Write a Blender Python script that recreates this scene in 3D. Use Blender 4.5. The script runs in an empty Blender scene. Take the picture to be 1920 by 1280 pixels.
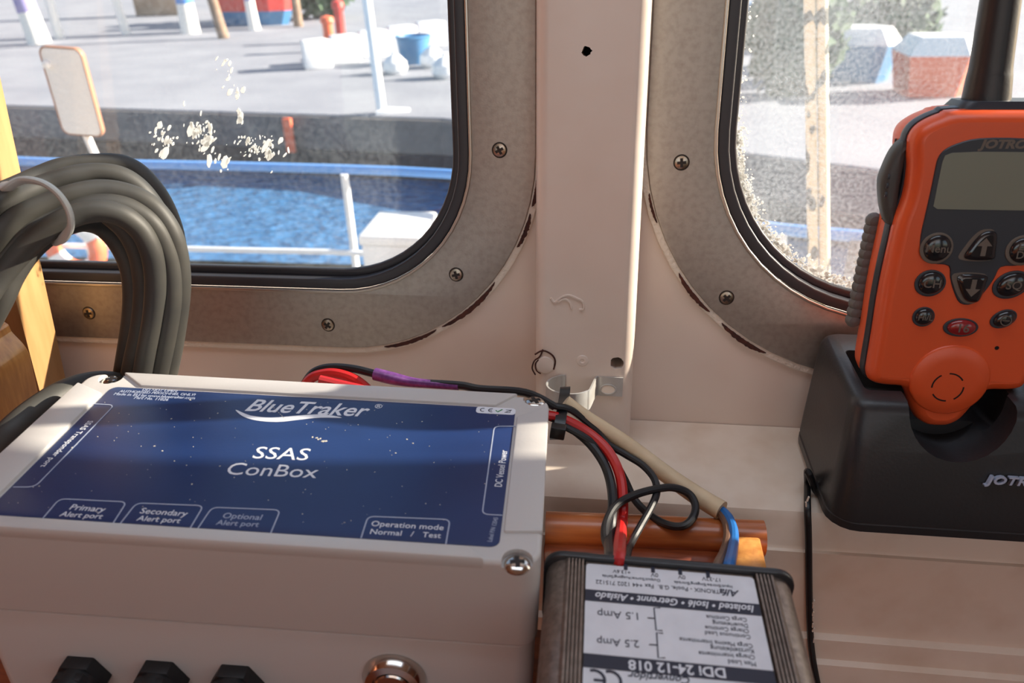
import bpy, bmesh, math, random
import numpy as np
from mathutils import Matrix, Vector
random.seed(7)
SC = bpy.context.scene
COL = SC.collection

# ------------------------------------------------------------------ camera
FPX = 1450.0                                  # focal length in pixels of the 1920 x 1280 frame
def nrm(a):
    a = np.array(a, float); return a / np.linalg.norm(a)
_up = nrm((-40, 3660, 1450)); _ex = np.array((11960, -443, 1450.0)); _ex -= _up * (_ex @ _up); _ex = nrm(_ex)
_fw = np.cross(_up, _ex)
_M = np.array([_ex, _fw, _up])                # camera axes -> wall axes (along, outward, up)
RAKE = math.radians(6.1)                      # the window wall leans outward at the top
_T = np.array([[1, 0, 0], [0, math.cos(RAKE), math.sin(RAKE)], [0, -math.sin(RAKE), math.cos(RAKE)]])
_R = _T @ _M
SILL_Z = 1.0
def dcam(px, py): return np.array(((px - 960) / FPX, -(py - 640) / FPX, -1.0))
_d = _M @ dcam(1175, 790)
_CW = -_d * (0.5 / _d[1])
_O = np.array([0, 0, SILL_Z])
CAM = _O + _T @ _CW
def plane(px, py, p0, n):
    r = _R @ dcam(px, py); t = ((np.array(p0, float) - CAM) @ np.array(n, float)) / (r @ np.array(n, float)); return CAM + t * r
def PY(px, py, y): return plane(px, py, (0, y, 0), (0, 1, 0))
def PZ(px, py, z): return plane(px, py, (0, 0, z), (0, 0, 1))
def PX(px, py, x): return plane(px, py, (x, 0, 0), (1, 0, 0))
def UV(px, py, w=0.0):                        # point of the plane parallel to the window wall at depth w
    d = _M @ dcam(px, py); t = (w - _CW[1]) / d[1]; p = _CW + t * d; return (float(p[0]), float(p[2]))
def WW(u, v, w): return Vector(_O + _T @ np.array((u, w, v)))

cam_data = bpy.data.cameras.new('camera')
cam = bpy.data.objects.new('camera', cam_data); COL.objects.link(cam)
m = Matrix([list(_R[i]) + [CAM[i]] for i in range(3)] + [[0, 0, 0, 1]])
cam.matrix_world = m
cam_data.sensor_fit = 'HORIZONTAL'; cam_data.sensor_width = 36.0
cam_data.lens = 36.0 * FPX / 1920.0
cam_data.clip_start = 0.02; cam_data.clip_end = 500
cam_data.dof.use_dof = True; cam_data.dof.focus_distance = 0.47; cam_data.dof.aperture_fstop = 11.0
SC.camera = cam

# ------------------------------------------------------------------ light
SC.view_settings.view_transform = 'Standard'; SC.view_settings.look = 'None'
SC.view_settings.gamma = 1.0; SC.view_settings.use_curve_mapping = False
SC.view_settings.exposure = 0.0
SUN_AZ, SUN_EL = math.radians(17.4), math.radians(22.0)     # ahead of the starboard beam
world = bpy.data.worlds.new('sky'); SC.world = world; world.use_nodes = True
wn = world.node_tree.nodes; wl = world.node_tree.links; wn.clear()
sky = wn.new('ShaderNodeTexSky'); sky.sky_type = 'NISHITA'; sky.sun_disc = False
sky.sun_elevation = SUN_EL; sky.sun_rotation = math.radians(90) - SUN_AZ
bg = wn.new('ShaderNodeBackground'); bg.inputs['Strength'].default_value = 0.24
wo = wn.new('ShaderNodeOutputWorld'); wl.new(sky.outputs[0], bg.inputs[0]); wl.new(bg.outputs[0], wo.inputs[0])
sun_d = bpy.data.lights.new('sun', 'SUN'); sun_d.energy = 20.0; sun_d.angle = math.radians(0.6); sun_d.color = (1.0, 0.90, 0.74)
sun = bpy.data.objects.new('sun', sun_d); COL.objects.link(sun)
SV = Vector((math.cos(SUN_AZ) * math.cos(SUN_EL), math.sin(SUN_AZ) * math.cos(SUN_EL), math.sin(SUN_EL)))
sun.rotation_euler = SV.to_track_quat('Z', 'Y').to_euler(); sun.location = (4, 3, 4)
def area(name, loc, target, sx, sy, power, color):
    d = bpy.data.lights.new(name, 'AREA'); d.shape = 'RECTANGLE'; d.size = sx; d.size_y = sy; d.energy = power; d.color = color
    o = bpy.data.objects.new(name, d); COL.objects.link(o); o.location = loc
    o.rotation_euler = (Vector(loc) - Vector(target)).to_track_quat('Z', 'Y').to_euler(); return o
# daylight through the open door and windows at the back of the wheelhouse
area('rear_daylight', (0.15, -2.0, 1.75), (0.0, 0.0, 1.1), 1.5, 0.6, 3.6, (1.0, 0.86, 0.78))
# added overhead fill above the dash, brightens the upward-facing tops
area('overhead_fill', (0.0, -0.24, 2.02), (0.0, -0.24, 1.0), 0.9, 0.34, 2.6, (0.86, 0.93, 1.0))

# ------------------------------------------------------------------ materials
def lin(c):
    return tuple(((x / 255.0) / 12.92 if x / 255.0 <= 0.04045 else ((x / 255.0 + 0.055) / 1.055) ** 2.4) for x in c)
MATS = {}
def mat(name, rgb, rough=0.5, metal=0.0, spec=0.5, bump=0.0, bscale=60.0, vary=0.0, vscale=25.0, rgb2=None, stretch=None, coat=0.0, thresh=None, detail=4.0):
    m = bpy.data.materials.new(name); m.use_nodes = True; nt = m.node_tree; n = nt.nodes; l = nt.links
    b = n['Principled BSDF']
    c = lin(rgb)
    b.inputs['Base Color'].default_value = (*c, 1); b.inputs['Roughness'].default_value = rough; b.inputs['Metallic'].default_value = metal
    b.inputs['Specular IOR Level'].default_value = spec
    if coat: b.inputs['Coat Weight'].default_value = coat; b.inputs['Coat Roughness'].default_value = 0.12
    if bump or vary or rgb2:
        tc = n.new('ShaderNodeTexCoord'); mp = n.new('ShaderNodeMapping'); l.new(tc.outputs['Object'], mp.inputs[0])
        if stretch: mp.inputs['Scale'].default_value = stretch
        if vary or rgb2:
            t = n.new('ShaderNodeTexNoise'); t.inputs['Scale'].default_value = vscale; t.inputs['Detail'].default_value = detail; l.new(mp.outputs[0], t.inputs['Vector'])
            r = n.new('ShaderNodeValToRGB'); l.new(t.outputs['Fac'], r.inputs[0])
            lo, hi = thresh or (0.3, 0.7)
            r.color_ramp.elements[0].position = lo; r.color_ramp.elements[1].position = hi
            c2 = lin(rgb2) if rgb2 else tuple(max(0, x * (1 - vary)) for x in c)
            r.color_ramp.elements[0].color = (*c, 1); r.color_ramp.elements[1].color = (*c2, 1)
            l.new(r.outputs[0], b.inputs['Base Color'])
        if bump:
            t2 = n.new('ShaderNodeTexNoise'); t2.inputs['Scale'].default_value = bscale; t2.inputs['Detail'].default_value = 3; l.new(mp.outputs[0], t2.inputs['Vector'])
            bp = n.new('ShaderNodeBump'); bp.inputs['Strength'].default_value = bump; bp.inputs['Distance'].default_value = 0.002
            l.new(t2.outputs['Fac'], bp.inputs['Height']); l.new(bp.outputs[0], b.inputs['Normal'])
    MATS[name] = m; return m

M = MATS
mat('wall_paint', (232, 216, 203), 0.42, bump=0.12, bscale=35, rgb2=(220, 200, 186), vscale=9)
mat('post_paint', (233, 220, 209), 0.3, bump=0.10, bscale=55, rgb2=(222, 205, 192), vscale=11)
mat('sill_paint', (231, 216, 200), 0.45, bump=0.25, bscale=45, rgb2=(216, 196, 176), vscale=30, thresh=(0.45, 0.8))
mat('dash_paint', (222, 208, 198), 0.5, bump=0.08, bscale=90, rgb2=(212, 196, 186), vscale=14)
mat('aluminium', (176, 170, 163), 0.46, metal=0.8, bump=0.04, bscale=900, rgb2=(160, 153, 145), vscale=260, thresh=(0.4, 0.8), detail=6)
mat('aluminium_edge', (190, 184, 176), 0.3, metal=0.9)
mat('gasket', (52, 53, 58), 0.42, bump=0.04, bscale=200)
mat('screw_steel', (190, 182, 172), 0.28, metal=1.0, rgb2=(150, 132, 112), vscale=400)
mat('screw_dark', (34, 26, 24), 0.6)
mat('rust', (88, 44, 32), 0.85, bump=0.4, bscale=300, rgb2=(46, 26, 24), vscale=220)
mat('flake', (226, 214, 200), 0.6, bump=0.5, bscale=350)
mat('hole_dark', (18, 15, 14), 0.9)
mat('clamp_metal', (204, 206, 206), 0.38, metal=0.35, bump=0.06, bscale=200, rgb2=(188, 184, 178), vscale=60)
mat('box_plastic', (196, 193, 191), 0.42, bump=0.03, bscale=500)
mat('label_blue', (30, 54, 104), 0.33, rgb2=(26, 47, 92), vscale=18, bump=0.02, bscale=700)
mat('print_white', (226, 230, 238), 0.5)
mat('print_grey', (168, 178, 200), 0.5)
mat('print_dark', (38, 40, 58), 0.5)
mat('print_green', (30, 130, 60), 0.5)
def splash_mat():
    m = bpy.data.materials.new('splash_white'); m.use_nodes = True; n = m.node_tree.nodes; l = m.node_tree.links; n.clear()
    d1 = n.new('ShaderNodeBsdfDiffuse'); d2 = n.new('ShaderNodeBsdfTranslucent'); mx = n.new('ShaderNodeMixShader'); out = n.new('ShaderNodeOutputMaterial')
    for q in (d1, d2): q.inputs['Color'].default_value = (0.9, 0.9, 0.88, 1)
    mx.inputs[0].default_value = 0.75; l.new(d1.outputs[0], mx.inputs[1]); l.new(d2.outputs[0], mx.inputs[2]); l.new(mx.outputs[0], out.inputs[0]); MATS['splash_white'] = m
splash_mat()
mat('dust', (206, 200, 186), 0.9)
mat('black_plastic', (42, 43, 46), 0.38, bump=0.05, bscale=500)
mat('salt', (236, 238, 240), 0.9)
mat('gland_plastic', (24, 25, 28), 0.5, bump=0.1, bscale=500)
mat('chrome', (205, 198, 190), 0.14, metal=1.0)
mat('bronze_alu', (150, 136, 126), 0.42, metal=0.7, bump=0.12, bscale=700, rgb2=(118, 104, 96), vscale=350, detail=6)
mat('dc_label', (228, 231, 238), 0.4, rgb2=(218, 221, 228), vscale=90)
mat('cable_black', (56, 56, 55), 0.55, bump=0.06, bscale=120, rgb2=(72, 70, 64), vscale=40, thresh=(0.3, 0.8))
mat('wire_black', (22, 23, 27), 0.45)
mat('wire_red', (190, 30, 28), 0.38)
mat('wire_blue', (30, 104, 176), 0.38)
mat('wire_brown', (104, 76, 60), 0.45)
mat('sheath', (222, 202, 168), 0.5, bump=0.08, bscale=150, rgb2=(202, 180, 146), vscale=50)
mat('heat_shrink', (132, 78, 148), 0.3, rgb2=(92, 50, 112), vscale=320)
mat('tie_white', (196, 200, 196), 0.4)
mat('tie_black', (20, 21, 24), 0.34)
mat('radio_orange', (222, 88, 42), 0.34, spec=0.6, bump=0.02, bscale=600)
mat('radio_back', (232, 104, 62), 0.42, bump=0.02, bscale=600)
mat('radio_dark', (46, 52, 62), 0.4)
mat('radio_screen', (124, 130, 118), 0.28)
mat('radio_button', (30, 33, 38), 0.14, coat=0.6)
mat('radio_red', (140, 34, 40), 0.16, coat=0.6)
mat('radio_halo', (104, 96, 88), 0.5)
mat('grip_grey', (104, 104, 104), 0.6)
mat('key_grey', (66, 68, 68), 0.5)
mat('wood_dark', (150, 74, 38), 0.38, rgb2=(112, 50, 26), vscale=22, stretch=(1.2, 14, 14), coat=0.25, bump=0.05, bscale=30)
mat('wood_mid', (190, 108, 54), 0.35, rgb2=(152, 78, 36), vscale=20, stretch=(1.2, 12, 12), coat=0.3)
mat('wood_light', (214, 150, 78), 0.38, rgb2=(176, 112, 50), vscale=26, stretch=(8, 8, 1.0), coat=0.2)
mat('wood_tan', (172, 134, 90), 0.42, rgb2=(152, 114, 72), vscale=14, stretch=(7, 7, 0.8))
mat('wood_panel', (178, 104, 62), 0.42, rgb2=(140, 76, 44), vscale=10, stretch=(6, 6, 0.8))
mat('cabin_white', (214, 196, 182), 0.6)
mat('cabin_floor', (120, 84, 62), 0.6, rgb2=(98, 66, 48), vscale=12)
# outdoors
mat('quay_concrete', (140, 144, 154), 0.9, rgb2=(122, 126, 138), vscale=0.8, detail=6)
mat('quay_wall', (118, 114, 114), 0.9, rgb2=(92, 88, 90), vscale=1.2, detail=6)
mat('tide_dark', (46, 44, 46), 0.8, rgb2=(66, 62, 62), vscale=2)
mat('rail_blue', (104, 162, 232), 0.35)
mat('rail_white', (232, 234, 236), 0.4)
mat('deck_paint', (150, 150, 150), 0.7)
mat('white_gel', (236, 238, 240), 0.35)
mat('mirror_rim', (150, 108, 86), 0.5)
mat('trunk', (150, 128, 108), 0.9, rgb2=(112, 92, 78), vscale=6)
mat('trunk_blue', (70, 132, 208), 0.7)
mat('trunk_violet', (146, 140, 190), 0.7)
mat('trunk_white', (238, 236, 230), 0.7)
mat('boat_red', (206, 60, 54), 0.5)
mat('boat_blue', (64, 124, 172), 0.5)
mat('leaf', (70, 100, 66), 0.8, rgb2=(40, 66, 44), vscale=8)
mat('sand_wall', (188, 160, 134), 0.9, rgb2=(164, 136, 112), vscale=2)
mat('orange_plastic', (232, 104, 64), 0.5)
mat('red_post', (206, 58, 48), 0.5)
mat('placard', (96, 86, 78), 0.5)
mat('placard_text', (214, 190, 140), 0.5)
def rope_mat():
    m = mat('rope', (226, 214, 184), 0.9)
    nt = m.node_tree; n = nt.nodes; l = nt.links; b = n['Principled BSDF']
    tc = n.new('ShaderNodeTexCoord'); mp = n.new('ShaderNodeMapping'); mp.inputs['Scale'].default_value = (1, 1, 0.45)
    l.new(tc.outputs['Object'], mp.inputs[0])
    v = n.new('ShaderNodeTexNoise'); v.inputs['Scale'].default_value = 62; v.inputs['Detail'].default_value = 1.0; l.new(mp.outputs[0], v.inputs['Vector'])
    r = n.new('ShaderNodeValToRGB'); r.color_ramp.elements[0].position = 0.57; r.color_ramp.elements[1].position = 0.61
    r.color_ramp.elements[0].color = (*lin((228, 217, 190)), 1); r.color_ramp.elements[1].color = (*lin((80, 78, 66)), 1)
    l.new(v.outputs['Fac'], r.inputs[0]); l.new(r.outputs[0], b.inputs['Base Color'])
    w = n.new('ShaderNodeTexWave'); w.bands_direction = 'DIAGONAL'; w.inputs['Scale'].default_value = 160; l.new(tc.outputs['Object'], w.inputs['Vector'])
    bp = n.new('ShaderNodeBump'); bp.inputs['Strength'].default_value = 0.5; bp.inputs['Distance'].default_value = 0.002
    l.new(w.outputs['Fac'], bp.inputs['Height']); l.new(bp.outputs[0], b.inputs['Normal'])
rope_mat()
def water_mat():
    m = mat('water', (62, 112, 160), 0.2, bump=0.9, bscale=3.2, stretch=(1, 2.2, 1))
    for nd in m.node_tree.nodes:
        if nd.type == 'BUMP': nd.inputs['Distance'].default_value = 0.12
water_mat()
def glass_mat(name, salt, lo, hi, scale):
    m = bpy.data.materials.new(name); m.use_nodes = True; nt = m.node_tree; n = nt.nodes; l = nt.links; n.clear()
    out = n.new('ShaderNodeOutputMaterial')
    tr = n.new('ShaderNodeBsdfTransparent'); gl = n.new('ShaderNodeBsdfGlossy'); gl.inputs['Roughness'].default_value = 0.02
    lw = n.new('ShaderNodeLayerWeight'); lw.inputs['Blend'].default_value = 0.5      # facing term, same from both sides
    pw = n.new('ShaderNodeMath'); pw.operation = 'POWER'; l.new(lw.outputs['Facing'], pw.inputs[0]); pw.inputs[1].default_value = 5.0
    fr = n.new('ShaderNodeMath'); fr.operation = 'MULTIPLY_ADD'; l.new(pw.outputs[0], fr.inputs[0]); fr.inputs[1].default_value = 0.4; fr.inputs[2].default_value = 0.03
    mx = n.new('ShaderNodeMixShader'); l.new(fr.outputs[0], mx.inputs[0]); l.new(tr.outputs[0], mx.inputs[1]); l.new(gl.outputs[0], mx.inputs[2])
    # dried salt spray on the outside of the pane
    df = n.new('ShaderNodeBsdfDiffuse'); tl = n.new('ShaderNodeBsdfTranslucent')
    for s in (df, tl): s.inputs['Color'].default_value = (0.80, 0.86, 0.92, 1)
    dm = n.new('ShaderNodeMixShader'); dm.inputs[0].default_value = 0.6; l.new(df.outputs[0], dm.inputs[1]); l.new(tl.outputs[0], dm.inputs[2])
    tc = n.new('ShaderNodeTexCoord')
    t1 = n.new('ShaderNodeTexNoise'); t1.inputs['Scale'].default_value = scale; t1.inputs['Detail'].default_value = 5; l.new(tc.outputs['Object'], t1.inputs['Vector'])
    t2 = n.new('ShaderNodeTexNoise'); t2.inputs['Scale'].default_value = 14; t2.inputs['Detail'].default_value = 3; l.new(tc.outputs['Object'], t2.inputs['Vector'])
    mu = n.new('ShaderNodeMath'); mu.operation = 'MULTIPLY'; l.new(t1.outputs['Fac'], mu.inputs[0]); l.new(t2.outputs['Fac'], mu.inputs[1])
    mr = n.new('ShaderNodeMapRange'); mr.inputs['From Min'].default_value = 0.12; mr.inputs['From Max'].default_value = 0.42
    mr.inputs['To Min'].default_value = lo; mr.inputs['To Max'].default_value = hi; l.new(mu.outputs[0], mr.inputs['Value'])
    m2 = n.new('ShaderNodeMixShader'); l.new(mr.outputs[0], m2.inputs[0]); l.new(mx.outputs[0], m2.inputs[1]); l.new(dm.outputs[0], m2.inputs[2])
    l.new(m2.outputs[0], out.inputs[0]); MATS[name] = m; return m
glass_mat('glass_clean', True, 0.02, 0.08, 300)
glass_mat('glass_salty', True, 0.07, 0.30, 420)

# ------------------------------------------------------------------ helpers
def tag(o, label=None, cat=None, group=None, kind=None):
    if label: o['label'] = label
    if cat: o['category'] = cat
    if group: o['group'] = group
    if kind: o['kind'] = kind
    return o
def finish(me, smooth=True, angle=35):
    if smooth:
        for p in me.polygons: p.use_smooth = True
        try: me.set_sharp_from_angle(angle=math.radians(angle))
        except Exception: pass
    return me
def link(name, me, mt, parent=None, mw=None, smooth=True, angle=35):
    me.name = name
    me.materials.clear(); me.materials.append(MATS[mt])
    finish(me, smooth, angle)
    o = bpy.data.objects.new(name, me); COL.objects.link(o)
    if parent is not None: o.parent = parent
    if mw is not None: o.matrix_local = mw
    return o
def empty(name, mw, label=None, cat=None, group=None, kind=None):
    o = bpy.data.objects.new(name, None); o.empty_display_size = 0.02; COL.objects.link(o); o.matrix_world = mw
    return tag(o, label, cat, group, kind)
def frame(o, x, y, z):
    return Matrix([[x[i], y[i], z[i], o[i]] for i in range(3)] + [[0, 0, 0, 1]])
def wallframe(w=0.0, u=0.0, v=0.0):           # x along the wall, y up it, z into the room
    o = WW(u, v, w); return frame(o, _T[:, 0], _T[:, 2], -_T[:, 1])
def T(x, y, z): return Matrix.Translation((x, y, z))
def bm_mesh(bm):
    me = bpy.data.meshes.new('m'); bmesh.ops.recalc_face_normals(bm, faces=bm.faces[:]); bm.to_mesh(me); bm.free(); return me
def merged(*mes):                             # join shapes of one rigid part
    bm = bmesh.new()
    for me, mw in mes:
        me2 = me.copy(); me2.transform(mw); bm.from_mesh(me2); bpy.data.meshes.remove(me2)
    me = bpy.data.meshes.new('m'); bm.to_mesh(me); bm.free(); return me
def plate(polys, h, bevel=0.0, z0=0.0, bres=2):
    """solid plate of height h above z0 from 2D outlines (first outer, others holes)"""
    cu = bpy.data.curves.new('c', 'CURVE'); cu.dimensions = '2D'; cu.fill_mode = 'BOTH'
    for pl in polys:
        s = cu.splines.new('POLY'); s.points.add(len(pl) - 1)
        for p, q in zip(s.points, pl): p.co = (float(q[0]), float(q[1]), 0.0, 1.0)
        s.use_cyclic_u = True
    bevel = min(bevel, h * 0.49)
    cu.extrude = h / 2 - bevel; cu.bevel_depth = bevel; cu.bevel_resolution = bres; cu.offset = -bevel
    ob = bpy.data.objects.new('c', cu); me = bpy.data.meshes.new_from_object(ob)
    bpy.data.objects.remove(ob); bpy.data.curves.remove(cu)
    me.transform(T(0, 0, z0 + h / 2))
    bm = bmesh.new(); bm.from_mesh(me); bmesh.ops.remove_doubles(bm, verts=bm.verts[:], dist=1e-6); bm.to_mesh(me); bm.free()
    return me
def rrect(x0, y0, x1, y1, r, n=6):
    out = []
    for cx, cy, a in ((x1 - r, y1 - r, 0), (x0 + r, y1 - r, 90), (x0 + r, y0 + r, 180), (x1 - r, y0 + r, 270)):
        for k in range(n + 1):
            t = math.radians(a + 90 * k / n); out.append((cx + r * math.cos(t), cy + r * math.sin(t)))
    return out
def ell(cx, cy, rx, ry=None, n=28, rot=0.0):
    ry = ry or rx; out = []
    for k in range(n):
        t = 2 * math.pi * k / n; x, y = rx * math.cos(t), ry * math.sin(t)
        out.append((cx + x * math.cos(rot) - y * math.sin(rot), cy + x * math.sin(rot) + y * math.cos(rot)))
    return out
def catmull(pts, n=6, closed=False):
    P = [np.array(p, float) for p in pts]; out = []; N = len(P)
    seg = N if closed else N - 1
    for i in range(seg):
        if closed: a, b, c, d = P[(i - 1) % N], P[i], P[(i + 1) % N], P[(i + 2) % N]
        else: a, b, c, d = P[max(i - 1, 0)], P[i], P[i + 1], P[min(i + 2, N - 1)]
        for k in range(n):
            t = k / n
            out.append(0.5 * ((2 * b) + (-a + c) * t + (2 * a - 5 * b + 4 * c - d) * t * t + (-a + 3 * b - 3 * c + d) * t ** 3))
    if not closed: out.append(P[-1])
    return out
def tube(pts, r, sides=12, smooth_n=6, closed=False, flat=None):
    """swept tube; r a number or one radius per point; flat=(a,b) gives an elliptic section"""
    P0 = [np.array(p, float) for p in pts]
    rr = r if hasattr(r, '__len__') else [r] * len(P0)
    Q = [np.append(p, q) for p, q in zip(P0, rr)]
    Q = catmull(Q, smooth_n, closed) if smooth_n > 1 else Q
    P = [q[:3] for q in Q]; Rr = [q[3] for q in Q]; N = len(P)
    bm = bmesh.new(); rings = []
    tprev = None; nv = None
    for i in range(N):
        if closed: t = P[(i + 1) % N] - P[i - 1]
        else: t = P[min(i + 1, N - 1)] - P[max(i - 1, 0)]
        t = t / (np.linalg.norm(t) + 1e-12)
        if nv is None:
            a = np.array((0, 0, 1.0)) if abs(t[2]) < 0.9 else np.array((1.0, 0, 0))
            nv = np.cross(t, a); nv /= np.linalg.norm(nv)
        else:
            nv = nv - t * (nv @ t); nv /= (np.linalg.norm(nv) + 1e-12)
        bv = np.cross(t, nv); fa, fb = flat or (1, 1)
        rings.append([bm.verts.new(P[i] + Rr[i] * (fa * math.cos(2 * math.pi * k / sides) * nv + fb * math.sin(2 * math.pi * k / sides) * bv)) for k in range(sides)])
    for i in range(N if closed else N - 1):
        A, B = rings[i], rings[(i + 1) % N]
        for k in range(sides): bm.faces.new((A[k], A[(k + 1) % sides], B[(k + 1) % sides], B[k]))
    if not closed:
        bm.faces.new(rings[0][::-1]); bm.faces.new(rings[-1])
    return bm_mesh(bm)
def lathe(prof, n=28):
    """profile of (r, z); closed at both ends"""
    bm = bmesh.new(); rings = []
    for r, z in prof:
        rings.append([bm.verts.new((max(r, 1e-5) * math.cos(2 * math.pi * k / n), max(r, 1e-5) * math.sin(2 * math.pi * k / n), z)) for k in range(n)])
    for A, B in zip(rings, rings[1:]):
        for k in range(n): bm.faces.new((A[k], A[(k + 1) % n], B[(k + 1) % n], B[k]))
    bm.faces.new(rings[0][::-1]); bm.faces.new(rings[-1])
    return bm_mesh(bm)
def box(x0, y0, z0, x1, y1, z1, bevel=0.0, seg=2):
    bm = bmesh.new(); bmesh.ops.create_cube(bm, size=1)
    for v in bm.verts: v.co = ((x0 + x1) / 2 + v.co.x * (x1 - x0), (y0 + y1) / 2 + v.co.y * (y1 - y0), (z0 + z1) / 2 + v.co.z * (z1 - z0))
    if bevel: bmesh.ops.bevel(bm, geom=bm.edges[:], offset=bevel, segments=seg, profile=0.5, affect='EDGES')
    return bm_mesh(bm)
def prism(poly, h0, h1, bevel=0.0):           # polygon in x,y extruded in z
    bm = bmesh.new(); a = [bm.verts.new((x, y, h0)) for x, y in poly]; b = [bm.verts.new((x, y, h1)) for x, y in poly]; n = len(poly)
    bm.faces.new(a[::-1]); bm.faces.new(b)
    for k in range(n): bm.faces.new((a[k], a[(k + 1) % n], b[(k + 1) % n], b[k]))
    bmesh.ops.recalc_face_normals(bm, faces=bm.faces[:])
    if bevel: bmesh.ops.bevel(bm, geom=[e for e in bm.edges], offset=bevel, segments=2, profile=0.5, affect='EDGES')
    return bm_mesh(bm)
def loft(sections, solid=False):
    """closed loops with equal counts, capped"""
    bm = bmesh.new(); R = [[bm.verts.new(p) for p in s] for s in sections]; n = len(R[0])
    for A, B in zip(R, R[1:]):
        for k in range(n): bm.faces.new((A[k], A[(k + 1) % n], B[(k + 1) % n], B[k]))
    c0 = [bm.verts.new(p) for p in sections[0]]; c1 = [bm.verts.new(p) for p in sections[-1]]   # caps keep their own flat normals
    if solid: bm.faces.new(R[0][::-1]); bm.faces.new(R[-1]); bmesh.ops.delete(bm, geom=c0 + c1, context='VERTS')
    else: bm.faces.new(c0[::-1]); bm.faces.new(c1)
    me = bpy.data.meshes.new('m')
    # outward orientation: compare with the loops' winding
    ctr = sum((v.co for v in bm.verts), Vector()) / len(bm.verts)
    vol = sum((f.calc_center_median() - ctr).dot(f.normal if f.normal.length else (f.normal_update() or f.normal)) * f.calc_area() for f in bm.faces)
    if vol < 0: bmesh.ops.reverse_faces(bm, faces=bm.faces[:])
    bm.to_mesh(me); bm.free(); return me
def cut(me, cutters, op='DIFFERENCE'):
    o = bpy.data.objects.new('t', me); COL.objects.link(o); cs = []
    for c in cutters:
        k = bpy.data.objects.new('k', c); COL.objects.link(k); cs.append(k)
        md = o.modifiers.new('b', 'BOOLEAN'); md.operation = op; md.object = k; md.solver = 'EXACT'
    dg = bpy.context.evaluated_depsgraph_get(); dg.update()
    r = bpy.data.meshes.new_from_object(o.evaluated_get(dg))
    for k in cs: bpy.data.objects.remove(k)
    bpy.data.objects.remove(o); return r
def text(s, size, x, y, parent, mt, z=0.0, rot=0.0, shear=0.0, bold=0.0, align='CENTER', sx=1.0, name='printed_text', space=1.0):
    cu = bpy.data.curves.new('t', 'FONT'); cu.body = s; cu.size = size; cu.shear = shear; cu.offset = bold * size
    cu.align_x = align; cu.align_y = 'CENTER'; cu.extrude = 0.00004; cu.resolution_u = 3; cu.space_character = space
    ob = bpy.data.objects.new('t', cu); me = bpy.data.meshes.new_from_object(ob)
    bpy.data.objects.remove(ob); bpy.data.curves.remove(cu)
    o = link(name, me, mt, parent, T(x, y, z) @ Matrix.Rotation(rot, 4, 'Z') @ Matrix.Diagonal((sx, 1, 1, 1)), smooth=False)
    o['kind'] = 'stuff'; return o
def fit_text(s, p, q, parent, mt, z, shear=0.0, bold=0.0, tall=1.0, name='printed_text'):
    """print reading from 2D point p to q, scaled to that length"""
    cu = bpy.data.curves.new('t', 'FONT'); cu.body = s; cu.size = 1.0; cu.shear = shear; cu.offset = bold
    cu.align_x = 'LEFT'; cu.extrude = 0.004; cu.resolution_u = 3
    ob = bpy.data.objects.new('t', cu); me = bpy.data.meshes.new_from_object(ob)
    bpy.data.objects.remove(ob); bpy.data.curves.remove(cu)
    xs = [v.co.x for v in me.vertices]; w = max(xs) - min(xs)
    L = math.hypot(q[0] - p[0], q[1] - p[1]); k = L / w
    mid = 0.34                                   # half an upper-case letter
    me.transform(T(-min(xs), -mid, 0)); me.transform(Matrix.Diagonal((k, k * tall, 0.00005 / 0.004, 1)))
    o = link(name, me, mt, parent, T(p[0], p[1], z) @ Matrix.Rotation(math.atan2(q[1] - p[1], q[0] - p[0]), 4, 'Z'), smooth=False)
    o['kind'] = 'stuff'; return o
def ribbon(pts, w, h, closed=False):
    """flat printed line of width w along 2D points"""
    P = [np.array(p, float) for p in pts]; N = len(P); L, Rr = [], []
    for i in range(N):
        a = P[(i - 1) % N] if closed or i > 0 else P[i]; b = P[(i + 1) % N] if closed or i < N - 1 else P[i]
        t = (b - a) / (np.linalg.norm(b - a) + 1e-12); nn = np.array((-t[1], t[0]))
        L.append(P[i] + nn * w / 2); Rr.append(P[i] - nn * w / 2)
    bm = bmesh.new()
    lv = [[bm.verts.new((p[0], p[1], z)) for p in S] for S in (L, Rr) for z in (0, h)]
    for i in range(N if closed else N - 1):
        j = (i + 1) % N
        bm.faces.new((lv[1][i], lv[1][j], lv[3][j], lv[3][i])); bm.faces.new((lv[0][i], lv[2][i], lv[2][j], lv[0][j]))
        bm.faces.new((lv[0][i], lv[0][j], lv[1][j], lv[1][i])); bm.faces.new((lv[2][i], lv[3][i], lv[3][j], lv[2][j]))
    return bm_mesh(bm)

# ------------------------------------------------------------------ the wheelhouse shell
WIN_L = (-0.60, 0.106, -0.121, 0.47, 0.082)      # glass opening u0 v0 u1 v1 radius
WIN_R = (0.059, 0.098, 0.745, 0.47, 0.105)
def winpoly(W, grow, dz=0.0):
    u0, v0, u1, v1, r = W
    return rrect(u0 - grow, v0 - grow, u1 + grow, v1 + grow, r + grow, 14)
wall = plate([[(-1.3, -1.0), (1.3, -1.0), (1.3, 1.05), (-1.3, 1.05)], winpoly(WIN_L, 0.020), winpoly(WIN_R, 0.020)], 0.03, 0.0, -0.03)
o = link('wall_front', wall, 'wall_paint', None, wallframe(), smooth=False); tag(o, kind='structure')

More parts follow.
